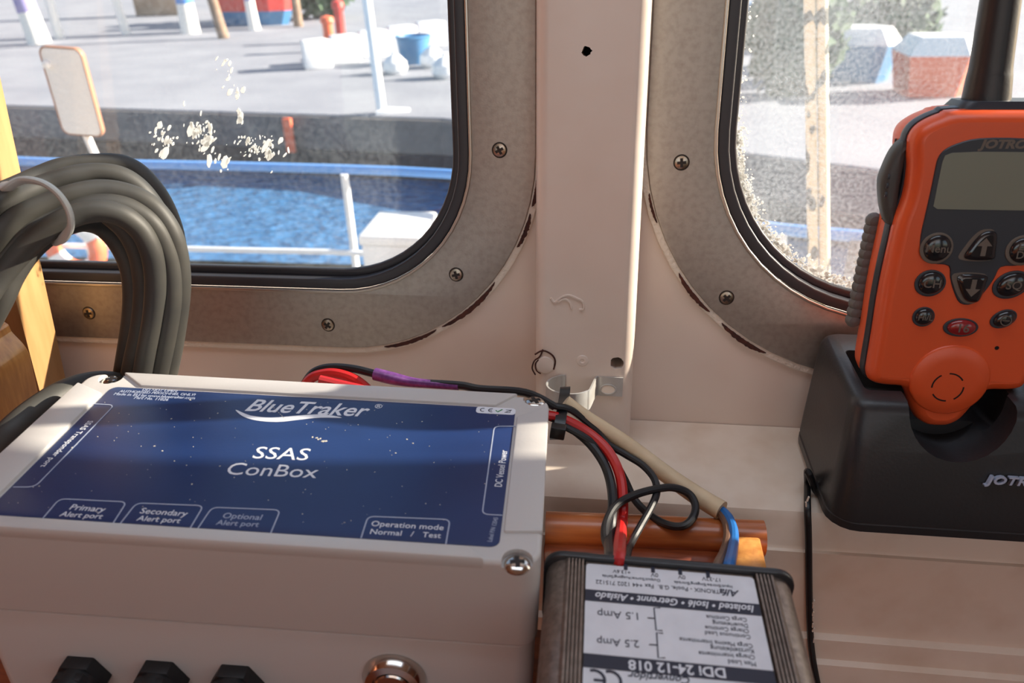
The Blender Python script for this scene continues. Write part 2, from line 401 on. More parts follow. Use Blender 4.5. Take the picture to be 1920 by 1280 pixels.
def screw_mesh(r):
    return lathe([(r, 0), (r, 0.0006), (r * 0.92, 0.0012), (r * 0.5, 0.0016), (0, 0.0017)], 20)
def cross_mesh(r, z):
    a, b = r * 0.62, r * 0.2
    return prism([(-b, -a), (b, -a), (b, -b), (a, -b), (a, b), (b, b), (b, a), (-b, a), (-b, b), (-a, b), (-a, -b), (-b, -b)], z, z + 0.0005)
def add_screw(x, y, z, r, parent, rot=None, mt='screw_steel'):
    s = link('screw', screw_mesh(r), mt, parent, T(x, y, z) @ Matrix.Rotation(random.uniform(0, 1.5) if rot is None else rot, 4, 'Z'))
    link('cross_recess', cross_mesh(r, 0.0013), 'screw_dark', s)
    link('countersink_ring', plate([ell(0, 0, r * 1.14, n=24), ell(0, 0, r * 1.0, n=24)], 0.0003, 0), 'screw_dark', s)
    return s
def arc_strip(W, grow, a0, a1, w, h, jitter, seed):
    """ragged strip along the rounded lower corner of a bezel; angles in degrees round the corner centre"""
    rnd = random.Random(seed); u0, v0, u1, v1, r = W; R = r + grow
    c = (u1 - r, v0 + r) if a0 >= 270 or a1 > 270 else (u0 + r, v0 + r)
    out, inn = [], []
    n = 26
    for k in range(n + 1):
        t = math.radians(a0 + (a1 - a0) * k / n); e = abs(math.sin(math.pi * k / n)) ** 0.5
        rr = R + e * w * (1 + jitter * rnd.uniform(-1, 0.6)); ri = R - 0.0004 - e * w * 0.15 * rnd.random()
        out.append((c[0] + rr * math.cos(t), c[1] + rr * math.sin(t))); inn.append((c[0] + ri * math.cos(t), c[1] + ri * math.sin(t)))
    return plate([out + inn[::-1]], h)
def window(name, W, screws, glass, cracks):
    root = empty(name, wallframe(), kind='structure')
    link('bezel', plate([winpoly(W, 0.056), winpoly(W, 0.0135)], 0.0032, 0.0009), 'aluminium', root, T(0, 0, 0.0))
    link('bezel_lip', plate([winpoly(W, 0.0150), winpoly(W, 0.0128)], 0.0044, 0.0008), 'aluminium_edge', root)
    link('paint_bead', plate([winpoly(W, 0.0608), winpoly(W, 0.0555)], 0.0022, 0.001), 'flake', root)
    # rubber gasket: two stepped lips from the bezel back to the glass
    link('gasket', plate([winpoly(W, 0.0128), winpoly(W, 0.0052)], 0.0135, 0.0016, -0.012), 'gasket', root)
    link('gasket_lip', plate([winpoly(W, 0.0060), winpoly(W, 0.0)], 0.0060, 0.0018, -0.0125), 'gasket', root)
    link('pane', plate([winpoly(W, 0.004)], 0.0006, 0.0, -0.0145), glass, root, smooth=False)
    for u, v in screws: add_screw(u, v, 0.0030, 0.0044, root)
    for k, (g, a0, a1, w) in enumerate(cracks):
        link('rust_streak', arc_strip(W, g, a0, a1, w * 0.68, 0.0028, 0.25, k + 3), 'rust', root, smooth=False)
    return root
scr = [UV(*p) for p in ((938, 280), (857, 512), (618, 606), (172, 584))] + [(-0.088, 0.30), (-0.088, 0.42)]
win1 = window('window_1', WIN_L, scr, 'glass_clean', [(0.0575, 282, 299, 0.0032), (0.0575, 301, 322, 0.0040), (0.0575, 334, 344, 0.0036), (0.0575, 346, 356, 0.0046)])
scr = [UV(*p) for p in ((1277, 303), (1361, 555))] + [(0.026, 0.30), (0.026, 0.42), (0.30, 0.068)]
win2 = window('window_2', WIN_R, scr, 'glass_salty', [(0.0580, 214, 226, 0.0035), (0.0580, 230, 243, 0.0040), (0.0570, 194, 201, 0.0018)])
# splashes of white paint dried on the port pane
def splat(seed, cx, cy, sx, sy, n, root, name='paint_splash'):
    rnd = random.Random(seed); parts = []
    for k in range(n):
        x, y = cx + rnd.gauss(0, sx), cy + rnd.gauss(0, sy); r = abs(rnd.gauss(0.0002, 0.0004)) + 0.0002
        if k < 3: r *= 2.6
        a = rnd.uniform(0.6, 1.6); m_ = rnd.uniform(1.2, 3.6)
        pl = [(px_ + rnd.uniform(-.25, .25) * r, py_ + rnd.uniform(-.25, .25) * r) for px_, py_ in ell(x, y, r * m_, r, 9, a)]
        parts.append((prism(pl, 0, 0.0003), Matrix()))
    o = link(name, merged(*parts), 'splash_white', root, T(0, 0, -0.0139), smooth=False); o['kind'] = 'stuff'; return o
for k, (px, py, sx, sy, n) in enumerate([(378, 250, .006, .006, 60), (310, 258, .005, .004, 34), (430, 140, .004, .006, 12), (448, 180, .003, .004, 8), (450, 222, .002, .004, 6), (485, 275, .010, .005, 70), (415, 300, .005, .003, 14)]):
    u, v = UV(px, py, 0.014); splat(k + 11, u, v, sx, sy, n, win1)

def crust(W, root, n):
    rnd = random.Random(9); parts = []; u0, v0, u1, v1, r = W
    pth = winpoly(W, 0.0); m_ = len(pth)
    for k in range(n):
        i = rnd.randrange(m_); a_, b_ = np.array(pth[i]), np.array(pth[(i + 1) % m_]); p = a_ + (b_ - a_) * rnd.random()
        if p[0] > 0.30 or p[1] > 0.34: continue
        t = b_ - a_; t = t / (np.linalg.norm(t) + 1e-9); nn = np.array((-t[1], t[0])); p = p + nn * abs(rnd.gauss(0, 0.0030)); rr = abs(rnd.gauss(0, .0004)) + .00022
        parts.append((prism(ell(p[0], p[1], rr * 1.4, rr, 6, rnd.random() * 3), 0, .0002), Matrix()))
    o = link('salt_crust', merged(*parts), 'splash_white', root, T(0, 0, -0.0139), smooth=False); o['kind'] = 'stuff'
crust(WIN_R, win2, 5200)
# square hollow post between the windows
PW = -0.034
pl_, pr_ = UV(1003, 300, PW)[0], UV(1222, 20, PW)[0] + 0.0002
post = prism([(x, -z) for x, z in rrect(pl_, -0.002, pr_, -PW, 0.0080, 6)], -0.012, 1.0)
def holecyl(px, py, r, rag=0.0):
    u, v = UV(px, py, PW); rnd = random.Random(px)
    pl = [(x + rnd.uniform(-rag, rag), y + rnd.uniform(-rag, rag)) for x, y in ell(u, v, r, n=14)]
    me = prism(pl, -0.01 , 0.022); return me
# prism axis is the wall's v; build it along local z then stand it up
post.transform(Matrix(((1, 0, 0, 0), (0, 0, 1, 0), (0, -1, 0, 0), (0, 0, 0, 1))))
hc = []
for px, py, r, rag in ((1100, 96, 0.0027, 0.0006), (1157, 681, 0.0042, 0.0004), (1092, 676, 0.0009, 0.0)):
    c = holecyl(px, py, r, rag); c.transform(T(0, 0, -PW - 0.012)); hc.append(c)
post = cut(post, hc)
trim1 = link('trim_1', post, 'post_paint', None, wallframe(), angle=50); tag(trim1, kind='structure')
PF = -PW                                       # height of the post's face in wall frame z
for px, py, r in ((1100, 96, 0.0036), (1157, 681, 0.005), (1092, 676, 0.0016)):
    u, v = UV(px, py, PW)
    link('hole_shade', prism(ell(u, v, r, n=16), PF - 0.0205, PF - 0.0200), 'hole_dark', trim1, smooth=False)  # near-black disc, paints the shade deep inside each hole
u, v = UV(1092, 676, PW); link('filler_ring', lathe([(0.0042, 0), (0.0036, 0.0006), (0.0016, 0.0008), (0.0010, 0.0003)]), 'post_paint', trim1, T(u, v, PF - 0.0002))
def scribble(pts, r, mt, name, parent, w=PW, lift=0.0003):
    P = [(*UV(px, py, w), -w + lift) for px, py in pts]
    return link(name, tube(P, r, 6, 4), mt, parent)
scribble([(1033, 558), (1040, 566), (1052, 557), (1066, 553), (1080, 558), (1092, 565), (1094, 578), (1086, 580)], 0.0008, 'post_paint', 'paint_ridge', trim1)
scribble([(1046, 566), (1058, 560), (1068, 566), (1072, 578)], 0.0008, 'post_paint', 'paint_ridge', trim1)
scribble([(1003, 664), (1018, 657), (1034, 664), (1041, 676), (1038, 692)], 0.0006, 'rust', 'paint_crack', trim1)
scribble([(1018, 655), (1012, 668), (1002, 676), (998, 690), (1004, 702)], 0.0005, 'rust', 'paint_crack', trim1)
scribble([(1010, 674), (1004, 682), (1006, 694), (1014, 700)], 0.0005, 'rust', 'paint_crack', trim1)
u, v = UV(1022, 684, PW); link('paint_blister', lathe([(0.0062, 0), (0.0056, 0.0009), (0.003, 0.0013), (0, 0.0014)]), 'post_paint', trim1, T(u, v, PF - 0.0003))

# sill, dashboard face in painted steps (one moulded length), profile in y-z
prof = [(-0.0005, 0.0005), (-0.0005, 0.002), (-0.080, 0.0), (-0.086, -0.002), (-0.0885, -0.007), (-0.0895, -0.0255), (-0.0905, -0.0275), (-0.0925, -0.0280), (-0.0945, -0.0925), (-0.0985, -0.0945), (-0.0998, -0.1100), (-0.1030, -0.1120), (-0.1055, -0.130), (-0.1065, -0.60), (0.02, -0.60), (0.02, 0.0005)]
bm = bmesh.new(); n = len(prof)
A = [bm.verts.new((-1.25, y, z)) for y, z in prof]; B = [bm.verts.new((1.25, y, z)) for y, z in prof]
for k in range(n): bm.faces.new((A[k], A[(k + 1) % n], B[(k + 1) % n], B[k]))
bm.faces.new(A[::-1]); bm.faces.new(B)
sill = link('trim_2', bm_mesh(bm), 'sill_paint', None, T(0, 0, SILL_Z), angle=25); tag(sill, kind='structure')

# the rest of the cabin, behind and beside the camera
def shell(name, me, mt, mw=None):
    o = link(name, me, mt, None, mw or Matrix(), smooth=False); tag(o, kind='structure'); return o
shell('floor', box(-1.3, -2.3, -0.04, 1.3, -0.02, 0.0), 'cabin_floor')
shell('ceiling', plate([[(-1.3, -2.3), (1.3, -2.3), (1.3, 0.25), (-1.3, 0.25)], rrect(-.5, -.45, .5, -.03, .05)], 0.05, 0, 1.98), 'cabin_white')  # unseen ceiling; its opening is made up for the overhead fill
shell('wall_left', box(-1.33, -2.3, 0.0, -1.3, 0.2, 2.0), 'wood_panel')
YZ = Matrix(((0, 0, 1, 0), (1, 0, 0, 0), (0, 1, 0, 0), (0, 0, 0, 1)))   # plate x,y -> world y,z
shell('wall_right', plate([[(-2.3, 0), (0.0, 0), (0.2, 2.0), (-2.3, 2.0)], rrect(-2.0, 1.15, -1.2, 1.75, 0.08)], 0.03), 'cabin_white', T(1.3, 0, 0) @ YZ)
XZ = Matrix(((1, 0, 0, 0), (0, 0, 1, 0), (0, 1, 0, 0), (0, 0, 0, 1)))
shell('wall_back', plate([[(-1.3, 0), (1.3, 0), (1.3, 2.0), (-1.3, 2.0)], [(0.5, 0.05), (1.1, 0.05), (1.1, 1.85), (0.5, 1.85)], rrect(-1.0, 1.1, 0.2, 1.75, 0.08)], 0.03), 'wood_panel', T(0, -2.3, 0) @ XZ)

# ------------------------------------------------------------------ wooden ledge that carries the boxes
LZ = 1.012                                     # its top
ledge = empty('wooden_ledge', T(0, -0.13, LZ), 'varnished brown wooden ledge with a rounded back rail under the white sill', 'shelf')
inv = ledge.matrix_world.inverted()
def wl_(p): return inv @ Vector(p)
bR = wl_(PZ(1428, 1062, LZ)).x
def ybx(x0, y0, z0, x1, y1, z1, b=0.001): return box(x0, y0, z0, x1, y1, z1, b)
TD = -0.060                                     # tray floor below the rail
link('tray_floor', ybx(-0.44, -0.33, TD - 0.012, bR - 0.0165, -0.020, TD), 'wood_dark', ledge)
link('back_board', ybx(-0.0465, -0.020, TD - 0.012, bR - 0.0165, -0.010, 0.0005), 'wood_dark', ledge)
link('cleat', ybx(-0.030, -0.30, TD, -0.012, -0.030, 0.0110), 'wood_dark', ledge)
rl = wl_(PZ(1033, 984, LZ + 0.006)); rr_ = wl_(PZ(1428, 1006, LZ + 0.004))
link('back_rail', tube([(-0.0465, rl.y - 0.000, 0.003), (0.0, (rl.y + rr_.y) / 2, 0.003), (rr_.x + 0.0010, rr_.y, 0.003)], 0.0098, 20, 1), 'wood_mid', ledge)
link('end_board', prism([(p[0], p[1]) for p in rrect(bR - 0.0165, -0.33, bR, 0.006, 0.005, 4)], TD - 0.012, 0.0095, 0.0014), 'wood_light', ledge)

# ------------------------------------------------------------------ junction box
LR = np.array([[.9976, -.0539, .044], [.0541, .9985, -.0017], [-.0439, .0041, .999]])
for k in (0,): LR[:, 0] = nrm(LR[:, 0]); LR[:, 2] = nrm(np.cross(LR[:, 0], LR[:, 1])); LR[:, 1] = np.cross(LR[:, 2], LR[:, 0])
LC = CAM + 1.084 * (np.array((-.156, -.2107, 1.1123)) - CAM)      # centre of the label
BF = frame(LC, LR[:, 0], LR[:, 1], LR[:, 2]); BI = BF.inverted()
def B2(px, py, z=0.0):                          # pixel -> point of the lid plane at height z, box axes
    p = BI @ Vector(plane(px, py, LC + LR[:, 2] * z, LR[:, 2])); return (p.x, p.y)
cb = empty('junction_box', BF, 'grey plastic junction box with a dark blue printed label on its screwed lid', 'junction box')
LT = 0.0016                                    # rim stands this much above the label
c_ = [B2(185.4, 694.7, LT), B2(1033.6, 739.2, LT), B2(1009, 1066.4, LT), B2(-110.6, 965, LT)]
bx0, bx1 = (c_[0][0] + c_[3][0]) / 2 - 0.0045, (c_[1][0] + c_[2][0]) / 2
by0, by1 = (c_[2][1] + c_[3][1]) / 2, (c_[0][1] + c_[1][1]) / 2
def frontpt(px, py): # point on the box's front face, box axes (x, z)
    p = BI @ Vector(plane(px, py, LC + LR[:, 1] * by0, LR[:, 1])); return p.x, p.z
seam = frontpt(960, 1214)[1]
floor_z = (LZ - 0.060 - LC[2]) + 0.0062
lid = plate([rrect(bx0, by0, bx1, by1, 0.0085, 8)], -seam, 0.0022, seam, 3)
hole_r = 0.0064
scr4 = [B2(1003, 748), B2(970, 1050), B2(208, 708)]
scr4.append((scr4[2][0], scr4[1][1]))
def hc4(x, y):
    me = prism(ell(x, y, hole_r, n=24), -0.0030, 0.01); return me
lid = cut(lid, [hc4(x, y) for x, y in scr4])
link('lid', lid, 'box_plastic', cb, angle=40)
lx0, lx1, ly0, ly1 = -0.1084, 0.1084, -0.0513, 0.0513
g = 0.0012; e = -0.00006
cx_, cy_ = 0.0235, 0.0155                      # how far the rim bars stop short of the corners
bars = [[(lx0 + cx_ * 0.65, ly1 + g), (lx1 - cx_ * 0.45, ly1 + g), (bx1 - cx_ * 0.72, by1 - e), (bx0 + cx_ * 0.8, by1 - e)],
        [(lx0 + cx_ * 0.9, ly0 - g), (bx0 + cx_ * 1.1, by0 + e), (bx1 - cx_ * 0.95, by0 + e), (lx1 - cx_ * 0.55, ly0 - g)],
        [(lx1 + g, ly1 - cy_ * 0.5), (lx1 + g, ly0 + cy_ * 0.55), (bx1 - e, by0 + cy_ * 1.15), (bx1 - e, by1 - cy_ * 0.75)],
        [(lx0 - g, ly1 - cy_ * 0.5), (bx0 + e, by1 - cy_ * 0.8), (bx0 + e, by0 + cy_ * 1.0), (lx0 - g, ly0 + cy_ * 0.55)]]
for bpl in bars: link('rim_bar', prism(bpl, -0.0050, LT, 0.0010), 'box_plastic', cb)
body = plate([rrect(bx0 + 0.0012, by0 + 0.0014, bx1 - 0.0012, by1 - 0.0014, 0.0085, 8)], seam - 0.0006 - floor_z, 0.001, floor_z)
link('body', body, 'box_plastic', cb, angle=40)
for k, (x, y) in enumerate(scr4):
    s = link('screw', lathe([(0.0053, 0), (0.0053, 0.0008), (0.0044, 0.0018), (0.0022, 0.0024), (0, 0.0025)], 24), 'chrome', cb, T(x, y, -0.0030) @ Matrix.Rotation((0.5, 0.15, 0.3, 0)[k], 4, 'Z'))
    link('cross_recess', cross_mesh(0.0047, 0.0021), 'screw_dark', s)
lab = link('label', plate([rrect(lx0, ly0, lx1, ly1, 0.004, 6)], 0.0004, 0.0001), 'label_blue', cb, T(0, 0, -0.0001))
ZT = 0.00045
def lt(s, size, px, py, mt='print_white', rot=0.0, **k):
    x, y = B2(px, py); return text(s, size, x, y, lab, mt, ZT, rot, **k)
def off(px1, py1, px2, py2):
    a, b = B2(px1, py1), B2(px2, py2); return math.hypot(a[0] - b[0], a[1] - b[1])
def lf(st, p, q, mt='print_white', **k): return fit_text(st, B2(*p), B2(*q), lab, mt, ZT, **k)
lf('BlueTraker', (466, 760), (693, 771), shear=0.28, bold=0.012, tall=1.15)
lf('®', (703, 762), (717, 763))
sw_t = [B2(442, 769), B2(470, 780), B2(510, 784), B2(560, 780), B2(605, 778), B2(641, 784)]
sw_b = [B2(600, 784), B2(560, 788), B2(520, 792), B2(480, 789), B2(455, 781)]
link('printed_swoosh', prism([tuple(p) for p in catmull(sw_t + sw_b, 4, True)], ZT, ZT + 0.0001), 'print_white', lab, smooth=False)
lf('SSAS', (478, 849), (580, 853)); lf('ConBox', (428, 879), (597, 886))
for st, p, q in (('DO NOT OPEN', (268, 731), (332, 734)), ('AUTHORISED PERSONNEL ONLY!', (225, 734), (366, 741)), ('Made in EU by www.bluetraker.com', (215, 739), (366, 747)), ('Part No. 11026', (253, 746), (316, 750))):
    lf(st, p, q, 'print_grey', tall=1.2)
def tab(pts, radius=0.003):
    P = [np.array(B2(*p)) for p in pts]; out = [P[0]]
    for a, b, c in zip(P, P[1:], P[2:]):
        d1, d2 = (a - b) / np.linalg.norm(a - b), (c - b) / np.linalg.norm(c - b)
        for k in range(6):
            t = k / 5; out.append((1 - t) ** 2 * (b + d1 * radius) + 2 * t * (1 - t) * b + t * t * (b + d2 * radius))
    out.append(P[-1])
    o_ = link('printed_outline', ribbon(out, 0.00055, 0.0001), 'print_grey', lab, T(0, 0, ZT), smooth=False)
tab([(78, 976), (112, 936), (238, 942), (211, 984)])
tab([(224, 985), (256, 944), (382, 949), (357, 991)])
tab([(371, 992), (398, 952), (526, 957), (508, 1000)])
tab([(677, 1010), (690, 969), (844, 975), (836, 1021)])
tab([(967, 800), (927, 800), (904, 965), (942, 967)])
tab([(176, 758), (215, 760), (66, 914), (25, 914)], 0.0035)
for st, p, q, mt_ in (('Primary', (134, 951), (198, 956), 'print_white'), ('Alert port', (115, 964), (193, 969), 'print_white'), ('Secondary', (265, 958), (352, 964), 'print_white'), ('Alert port', (259, 972), (339, 977), 'print_white'),
                      ('Optional', (419, 967), (491, 971), 'print_grey'), ('Alert port', (407, 980), (486, 984), 'print_grey'), ('Operation mode', (697, 982), (832, 990), 'print_white'), ('Normal   /   Test', (695, 997), (827, 1005), 'print_white'),
                      ('DC Vessel Power', (934, 913), (945, 845), 'print_white'), ('SSAS Transponder port', (171, 790), (81, 876), 'print_white'), ('Label P/N 12045', (918, 1016), (930, 971), 'print_grey')):
    lf(st, p, q, mt_, tall=1.25 if 'Power' in st or 'Label' in st else 1.0)
x0, y1 = B2(894, 763); x1, y0 = B2(966, 779)
y1 = max(y1, y0 + 0.0045)
bd = link('approval_badge', prism(rrect(x0, y0, x1, y1, 0.002, 5), ZT, ZT + 0.0001), 'print_white', lab, smooth=False)
yc = (y0 + y1) / 2; zt = ZT + 0.00012
def arcpts(cx, cy, r, a0, a1, n=10): return [(cx + r * math.cos(math.radians(a0 + (a1 - a0) * k / n)), cy + r * math.sin(math.radians(a0 + (a1 - a0) * k / n))) for k in range(n + 1)]
def printed(pts, w, mt, z=None, parent=None, name='printed_mark'): return link(name, ribbon(pts, w, 0.00008), mt, parent or lab, T(0, 0, zt if z is None else z), smooth=False)
q = (x1 - x0) / 20.0
printed(arcpts(x0 + 3.6 * q, yc, 0.0015, 70, 290), 0.0005, 'print_dark'); printed(arcpts(x0 + 7.8 * q, yc, 0.0015, 70, 290), 0.0005, 'print_dark'); printed([(x0 + 6.8 * q, yc), (x0 + 8.0 * q, yc)], 0.0004, 'print_dark')
printed([(x0 + 10 * q, yc + 0.0002), (x0 + 11 * q, yc - 0.0012), (x0 + 13.2 * q, yc + 0.0014)], 0.0007, 'print_green')
printed([(x0 + 15 * q, yc + 0.0012), (x0 + 17.5 * q, yc + 0.0012), (x0 + 17.2 * q, yc - 0.0012), (x0 + 15.3 * q, yc - 0.0012)], 0.0004, 'print_dark')
printed([(x0 + 14.6 * q, yc - 0.0014), (x0 + 18 * q, yc + 0.0014)], 0.0004, 'print_dark')
# specks of dust and a scuff on the label
rnd = random.Random(5); parts = []
for k in range(150):
    x, y = rnd.uniform(lx0 + .004, lx1 - .004), rnd.uniform(ly0 + .003, ly1 - .003); r = abs(rnd.gauss(0, 0.00013)) + 0.00008
    parts.append((prism(ell(x, y, r * rnd.uniform(1, 1.8), r, 6, rnd.uniform(0, 3)), ZT, ZT + 0.0001), Matrix()))
for k in range(9):
    x, y = B2(590 + k * 3 + rnd.uniform(-4, 4), 822 + k + rnd.uniform(-2, 2)); parts.append((prism(ell(x, y, .0007, .0004, 7, rnd.uniform(0, 3)), ZT, ZT + 0.0001), Matrix()))
for k in range(10):
    x, y = B2(508 + k * 3, 760 + k * 3); parts.append((prism(ell(x, y, .0005, .0002, 6, -.8), ZT + .0001, ZT + 0.0002), Matrix()))
o = link('dust_speck', merged(*parts), 'dust', lab, smooth=False); o['kind'] = 'stuff'
# three black glands and the chrome push button on the front
FR = Matrix(((1, 0, 0, 0), (0, 0, -1, 0), (0, 1, 0, 0), (0, 0, 0, 1)))   # local z -> towards the room (-y)
def hexa(r, rot=0): return [(r * math.cos(math.radians(60 * k + rot)), r * math.sin(math.radians(60 * k + rot))) for k in range(6)]
for px, py in ((150, 1242), (298, 1250), (440, 1258)):
    x, z = frontpt(px, py)
    gl = link('cable_gland', prism(hexa(0.0125, 0), 0.0, 0.007, 0.0006), 'gland_plastic', cb, T(x, by0 + 0.002, z - 0.0085) @ FR, angle=25)
    link('gland_dome', lathe([(0.0106, 0.007), (0.0106, 0.019), (0.0092, 0.024), (0.0074, 0.026), (0.0060, 0.0262), (0.0056, 0.022), (0, 0.022)]), 'gland_plastic', gl)
    link('gland_nut', prism(hexa(0.0118, 0), 0.0085, 0.0125, 0.0005), 'gland_plastic', gl, angle=25)
x, z = frontpt(738, 1262)
pb = link('push_button', lathe([(0.0142, 0), (0.0142, 0.002), (0.0122, 0.0055), (0.0092, 0.0062), (0.0086, 0.0045), (0.0084, 0.0040), (0, 0.0040)], 36), 'chrome', cb, T(x, by0 + 0.0012, z - 0.0035) @ FR)
link('button_cap', lathe([(0.0078, 0.0040), (0.0078, 0.0056), (0.0070, 0.0062), (0, 0.0064)], 30), 'chrome', pb)

# ------------------------------------------------------------------ voltage converter
DS = 1.15
DCc = CAM + DS * (np.array((.0094, -.273, 1.1028)) - CAM)
DR = np.array([[.9991, -.018, .0377], [.0195, .999, -.0404], [-.0369, .0411, .9985]])
DR[:, 0] = nrm(DR[:, 0]); DR[:, 2] = nrm(np.cross(DR[:, 0], DR[:, 1])); DR[:, 1] = np.cross(DR[:, 2], DR[:, 0])
DF = frame(DCc, DR[:, 0], DR[:, 1], DR[:, 2]); DI = DF.inverted()
def D2(px, py, z=0.0):
    p = DI @ Vector(plane(px, py, DCc + DR[:, 2] * z, DR[:, 2])); return (p.x, p.y)
dc = empty('voltage_converter', DF, 'finned bronze aluminium voltage converter with a white printed label, lying upside down to the viewer', 'converter')
ltx = D2(1099, 1060)[0]; rtx = D2(1413, 1085)[0]
xl, xr = D2(1026, 1046, -0.004)[0], D2(1481, 1090, -0.006)[0]
yb = D2(1250, 1064)[1]; yf = yb - 0.088
zb = (LZ - DCc[2]) + 0.0168
# extruded section: shoulder, five fins, label flat, five fins, shoulder
top = []
def fins(xa, xb, n):
    p = []
    for k in range(n):
        a = xa + (xb - xa) * k / n; b = xa + (xb - xa) * (k + 1) / n; d = (b - a)
        p += [(a + d * 0.08, 0.0012), (a + d * 0.62, 0.0012), (a + d * 0.70, -0.0022), (a + d * 0.98, -0.0022)]
    return p
sh = 0.0095
top += [(xl, zb), (xl, -sh)] + [(xl + sh * (1 - math.cos(math.radians(a))), -sh + sh * math.sin(math.radians(a))) for a in (25, 45, 65, 80)]
top += fins(xl + sh * 0.95, ltx - 0.0004, 5)
top += [(ltx, -0.0004), (rtx, -0.0004)]
top += [(-x, z) for x, z in fins(-(xr - sh * 0.95), -(rtx + 0.0004), 5)][::-1]
top += [(xr - sh * (1 - math.cos(math.radians(a))), -sh + sh * math.sin(math.radians(a))) for a in (80, 65, 45, 25)] + [(xr, -sh), (xr, zb)]
bm = bmesh.new(); A = [bm.verts.new((x, yb, z)) for x, z in top]; B = [bm.verts.new((x, yf, z)) for x, z in top]; n = len(top)
for k in range(n): bm.faces.new((A[k], A[(k + 1) % n], B[(k + 1) % n], B[k]))
bm.faces.new(A[::-1]); bm.faces.new(B)
link('housing', bm_mesh(bm), 'bronze_alu', dc, angle=28)
def capmesh(y0, y1):
    pl = rrect(xl - 0.0012, zb, xr + 0.0012, 0.0022, 0.0085, 6)
    me = prism([(x, z) for x, z in pl], 0, y1 - y0, 0.0008); me.transform(Matrix(((1, 0, 0, 0), (0, 0, 1, y0), (0, 1, 0, 0), (0, 0, 0, 1)))); return me
link('end_cap', capmesh(yb, yb + 0.0032), 'black_plastic', dc); link('end_cap', capmesh(yf - 0.0032, yf), 'black_plastic', dc)
ly_b = D2(1250, 1069)[1]
dl = link('label', prism(rrect(ltx, yf + 0.001, rtx, ly_b, 0.0016, 4), -0.0006, 0.0002), 'dc_label', dc, smooth=False)
zD = 0.00030
def dt(s, size, px, py, mt='print_dark', **k):
    x, y = D2(px, py); return text(s, size, x, y, dl, mt, zD + (0.00012 if mt == 'print_white' else 0), math.pi, name='printed_text', **k)
def band(pxa, pya, pxb, pyb):
    ya = D2(pxa, pya)[1]; y2 = D2(pxb, pyb)[1]
    link('printed_band', prism([(ltx, y2), (rtx, y2), (rtx, ya), (ltx, ya)], zD, zD + 0.0001), 'print_dark', dl, smooth=False)
band(1098, 1105, 1098, 1126); band(1096, 1225, 1096, 1251)
for px, py in ((1173, 1063), (1224, 1068), (1275, 1072), (1327, 1077)):
    x, y = D2(px, py); link('printed_bar', prism([(x - .0008, y - .0018), (x + .0008, y - .0018), (x + .0008, y + .0015), (x - .0008, y + .0015)], zD, zD + 0.0001), 'print_dark', dl, smooth=False)
def df(st, p, q, mt='print_dark', **k): return fit_text(st, D2(*p), D2(*q), dl, mt, zD + (0.00012 if mt == 'print_white' else 0), **k)
df('+13.6V', (1182, 1074), (1149, 1071)); df('0V', (1234, 1079), (1220, 1078)); df('0V', (1285, 1083), (1271, 1082)); df('17-32V', (1350, 1088), (1316, 1085))
df('Output/Sortie/Ausgang/Salida', (1238, 1089), (1129, 1080)); df('Input/Entrée/Eingang/Entrada', (1373, 1101), (1264, 1092))
df('Alfa', (1386, 1114), (1349, 1110), shear=0.35, bold=0.02); df('TRONIX - Poole, G.B.  Fax +44 1202 715122', (1349, 1110), (1117, 1091), tall=1.1)
df('Isolated • Isolé • Getrennt • Aislado', (1414, 1143), (1116, 1117), 'print_white', shear=0.3, bold=0.016, tall=1.1)
df('1.5 Amp', (1196, 1156), (1120, 1151)); df('2.5 Amp', (1198, 1208), (1119, 1203))
for st, p, q in (('Carga Continua', (1400, 1163), (1324, 1157)), ('Dauerleistung', (1402, 1174), (1336, 1168)), ('Charge Continue', (1404, 1184), (1322, 1177)), ('Continuous Load', (1407, 1195), (1322, 1187)), ('Carga Maxima Intermitente', (1411, 1212), (1274, 1199)), ('Kurzzeitleistung', (1413, 1222), (1332, 1215)), ('Charge Intermittente', (1415, 1233), (1310, 1225)), ('Max Load', (1417, 1246), (1365, 1241))):
    df(st, p, q, tall=1.1)
def dpr(pts, w=0.0005): printed([D2(*p) for p in pts], w, 'print_dark', zD, dl)
dpr([(1238, 1140), (1226, 1140), (1230, 1182), (1242, 1183)]); dpr([(1228, 1160), (1214, 1159)])
dpr([(1243, 1188), (1231, 1187), (1234, 1234), (1247, 1234)]); dpr([(1232, 1210), (1217, 1209)])
df('DDi 24-12 018', (1360, 1263), (1178, 1247), 'print_white', bold=0.02)
df('Convertidor', (1293, 1277), (1177, 1266), shear=0.3, bold=0.014)
cx1, cy1 = D2(1143, 1277); cx2, cy2 = D2(1113, 1275)
printed(arcpts(cx1, cy1, .0040, -110, 110), 0.0011, 'print_dark', zD, dl); printed(arcpts(cx2, cy2, .0040, -110, 110), 0.0011, 'print_dark', zD, dl); printed([(cx2, cy2), (cx2 + .0036, cy2)], 0.0010, 'print_dark', zD, dl)

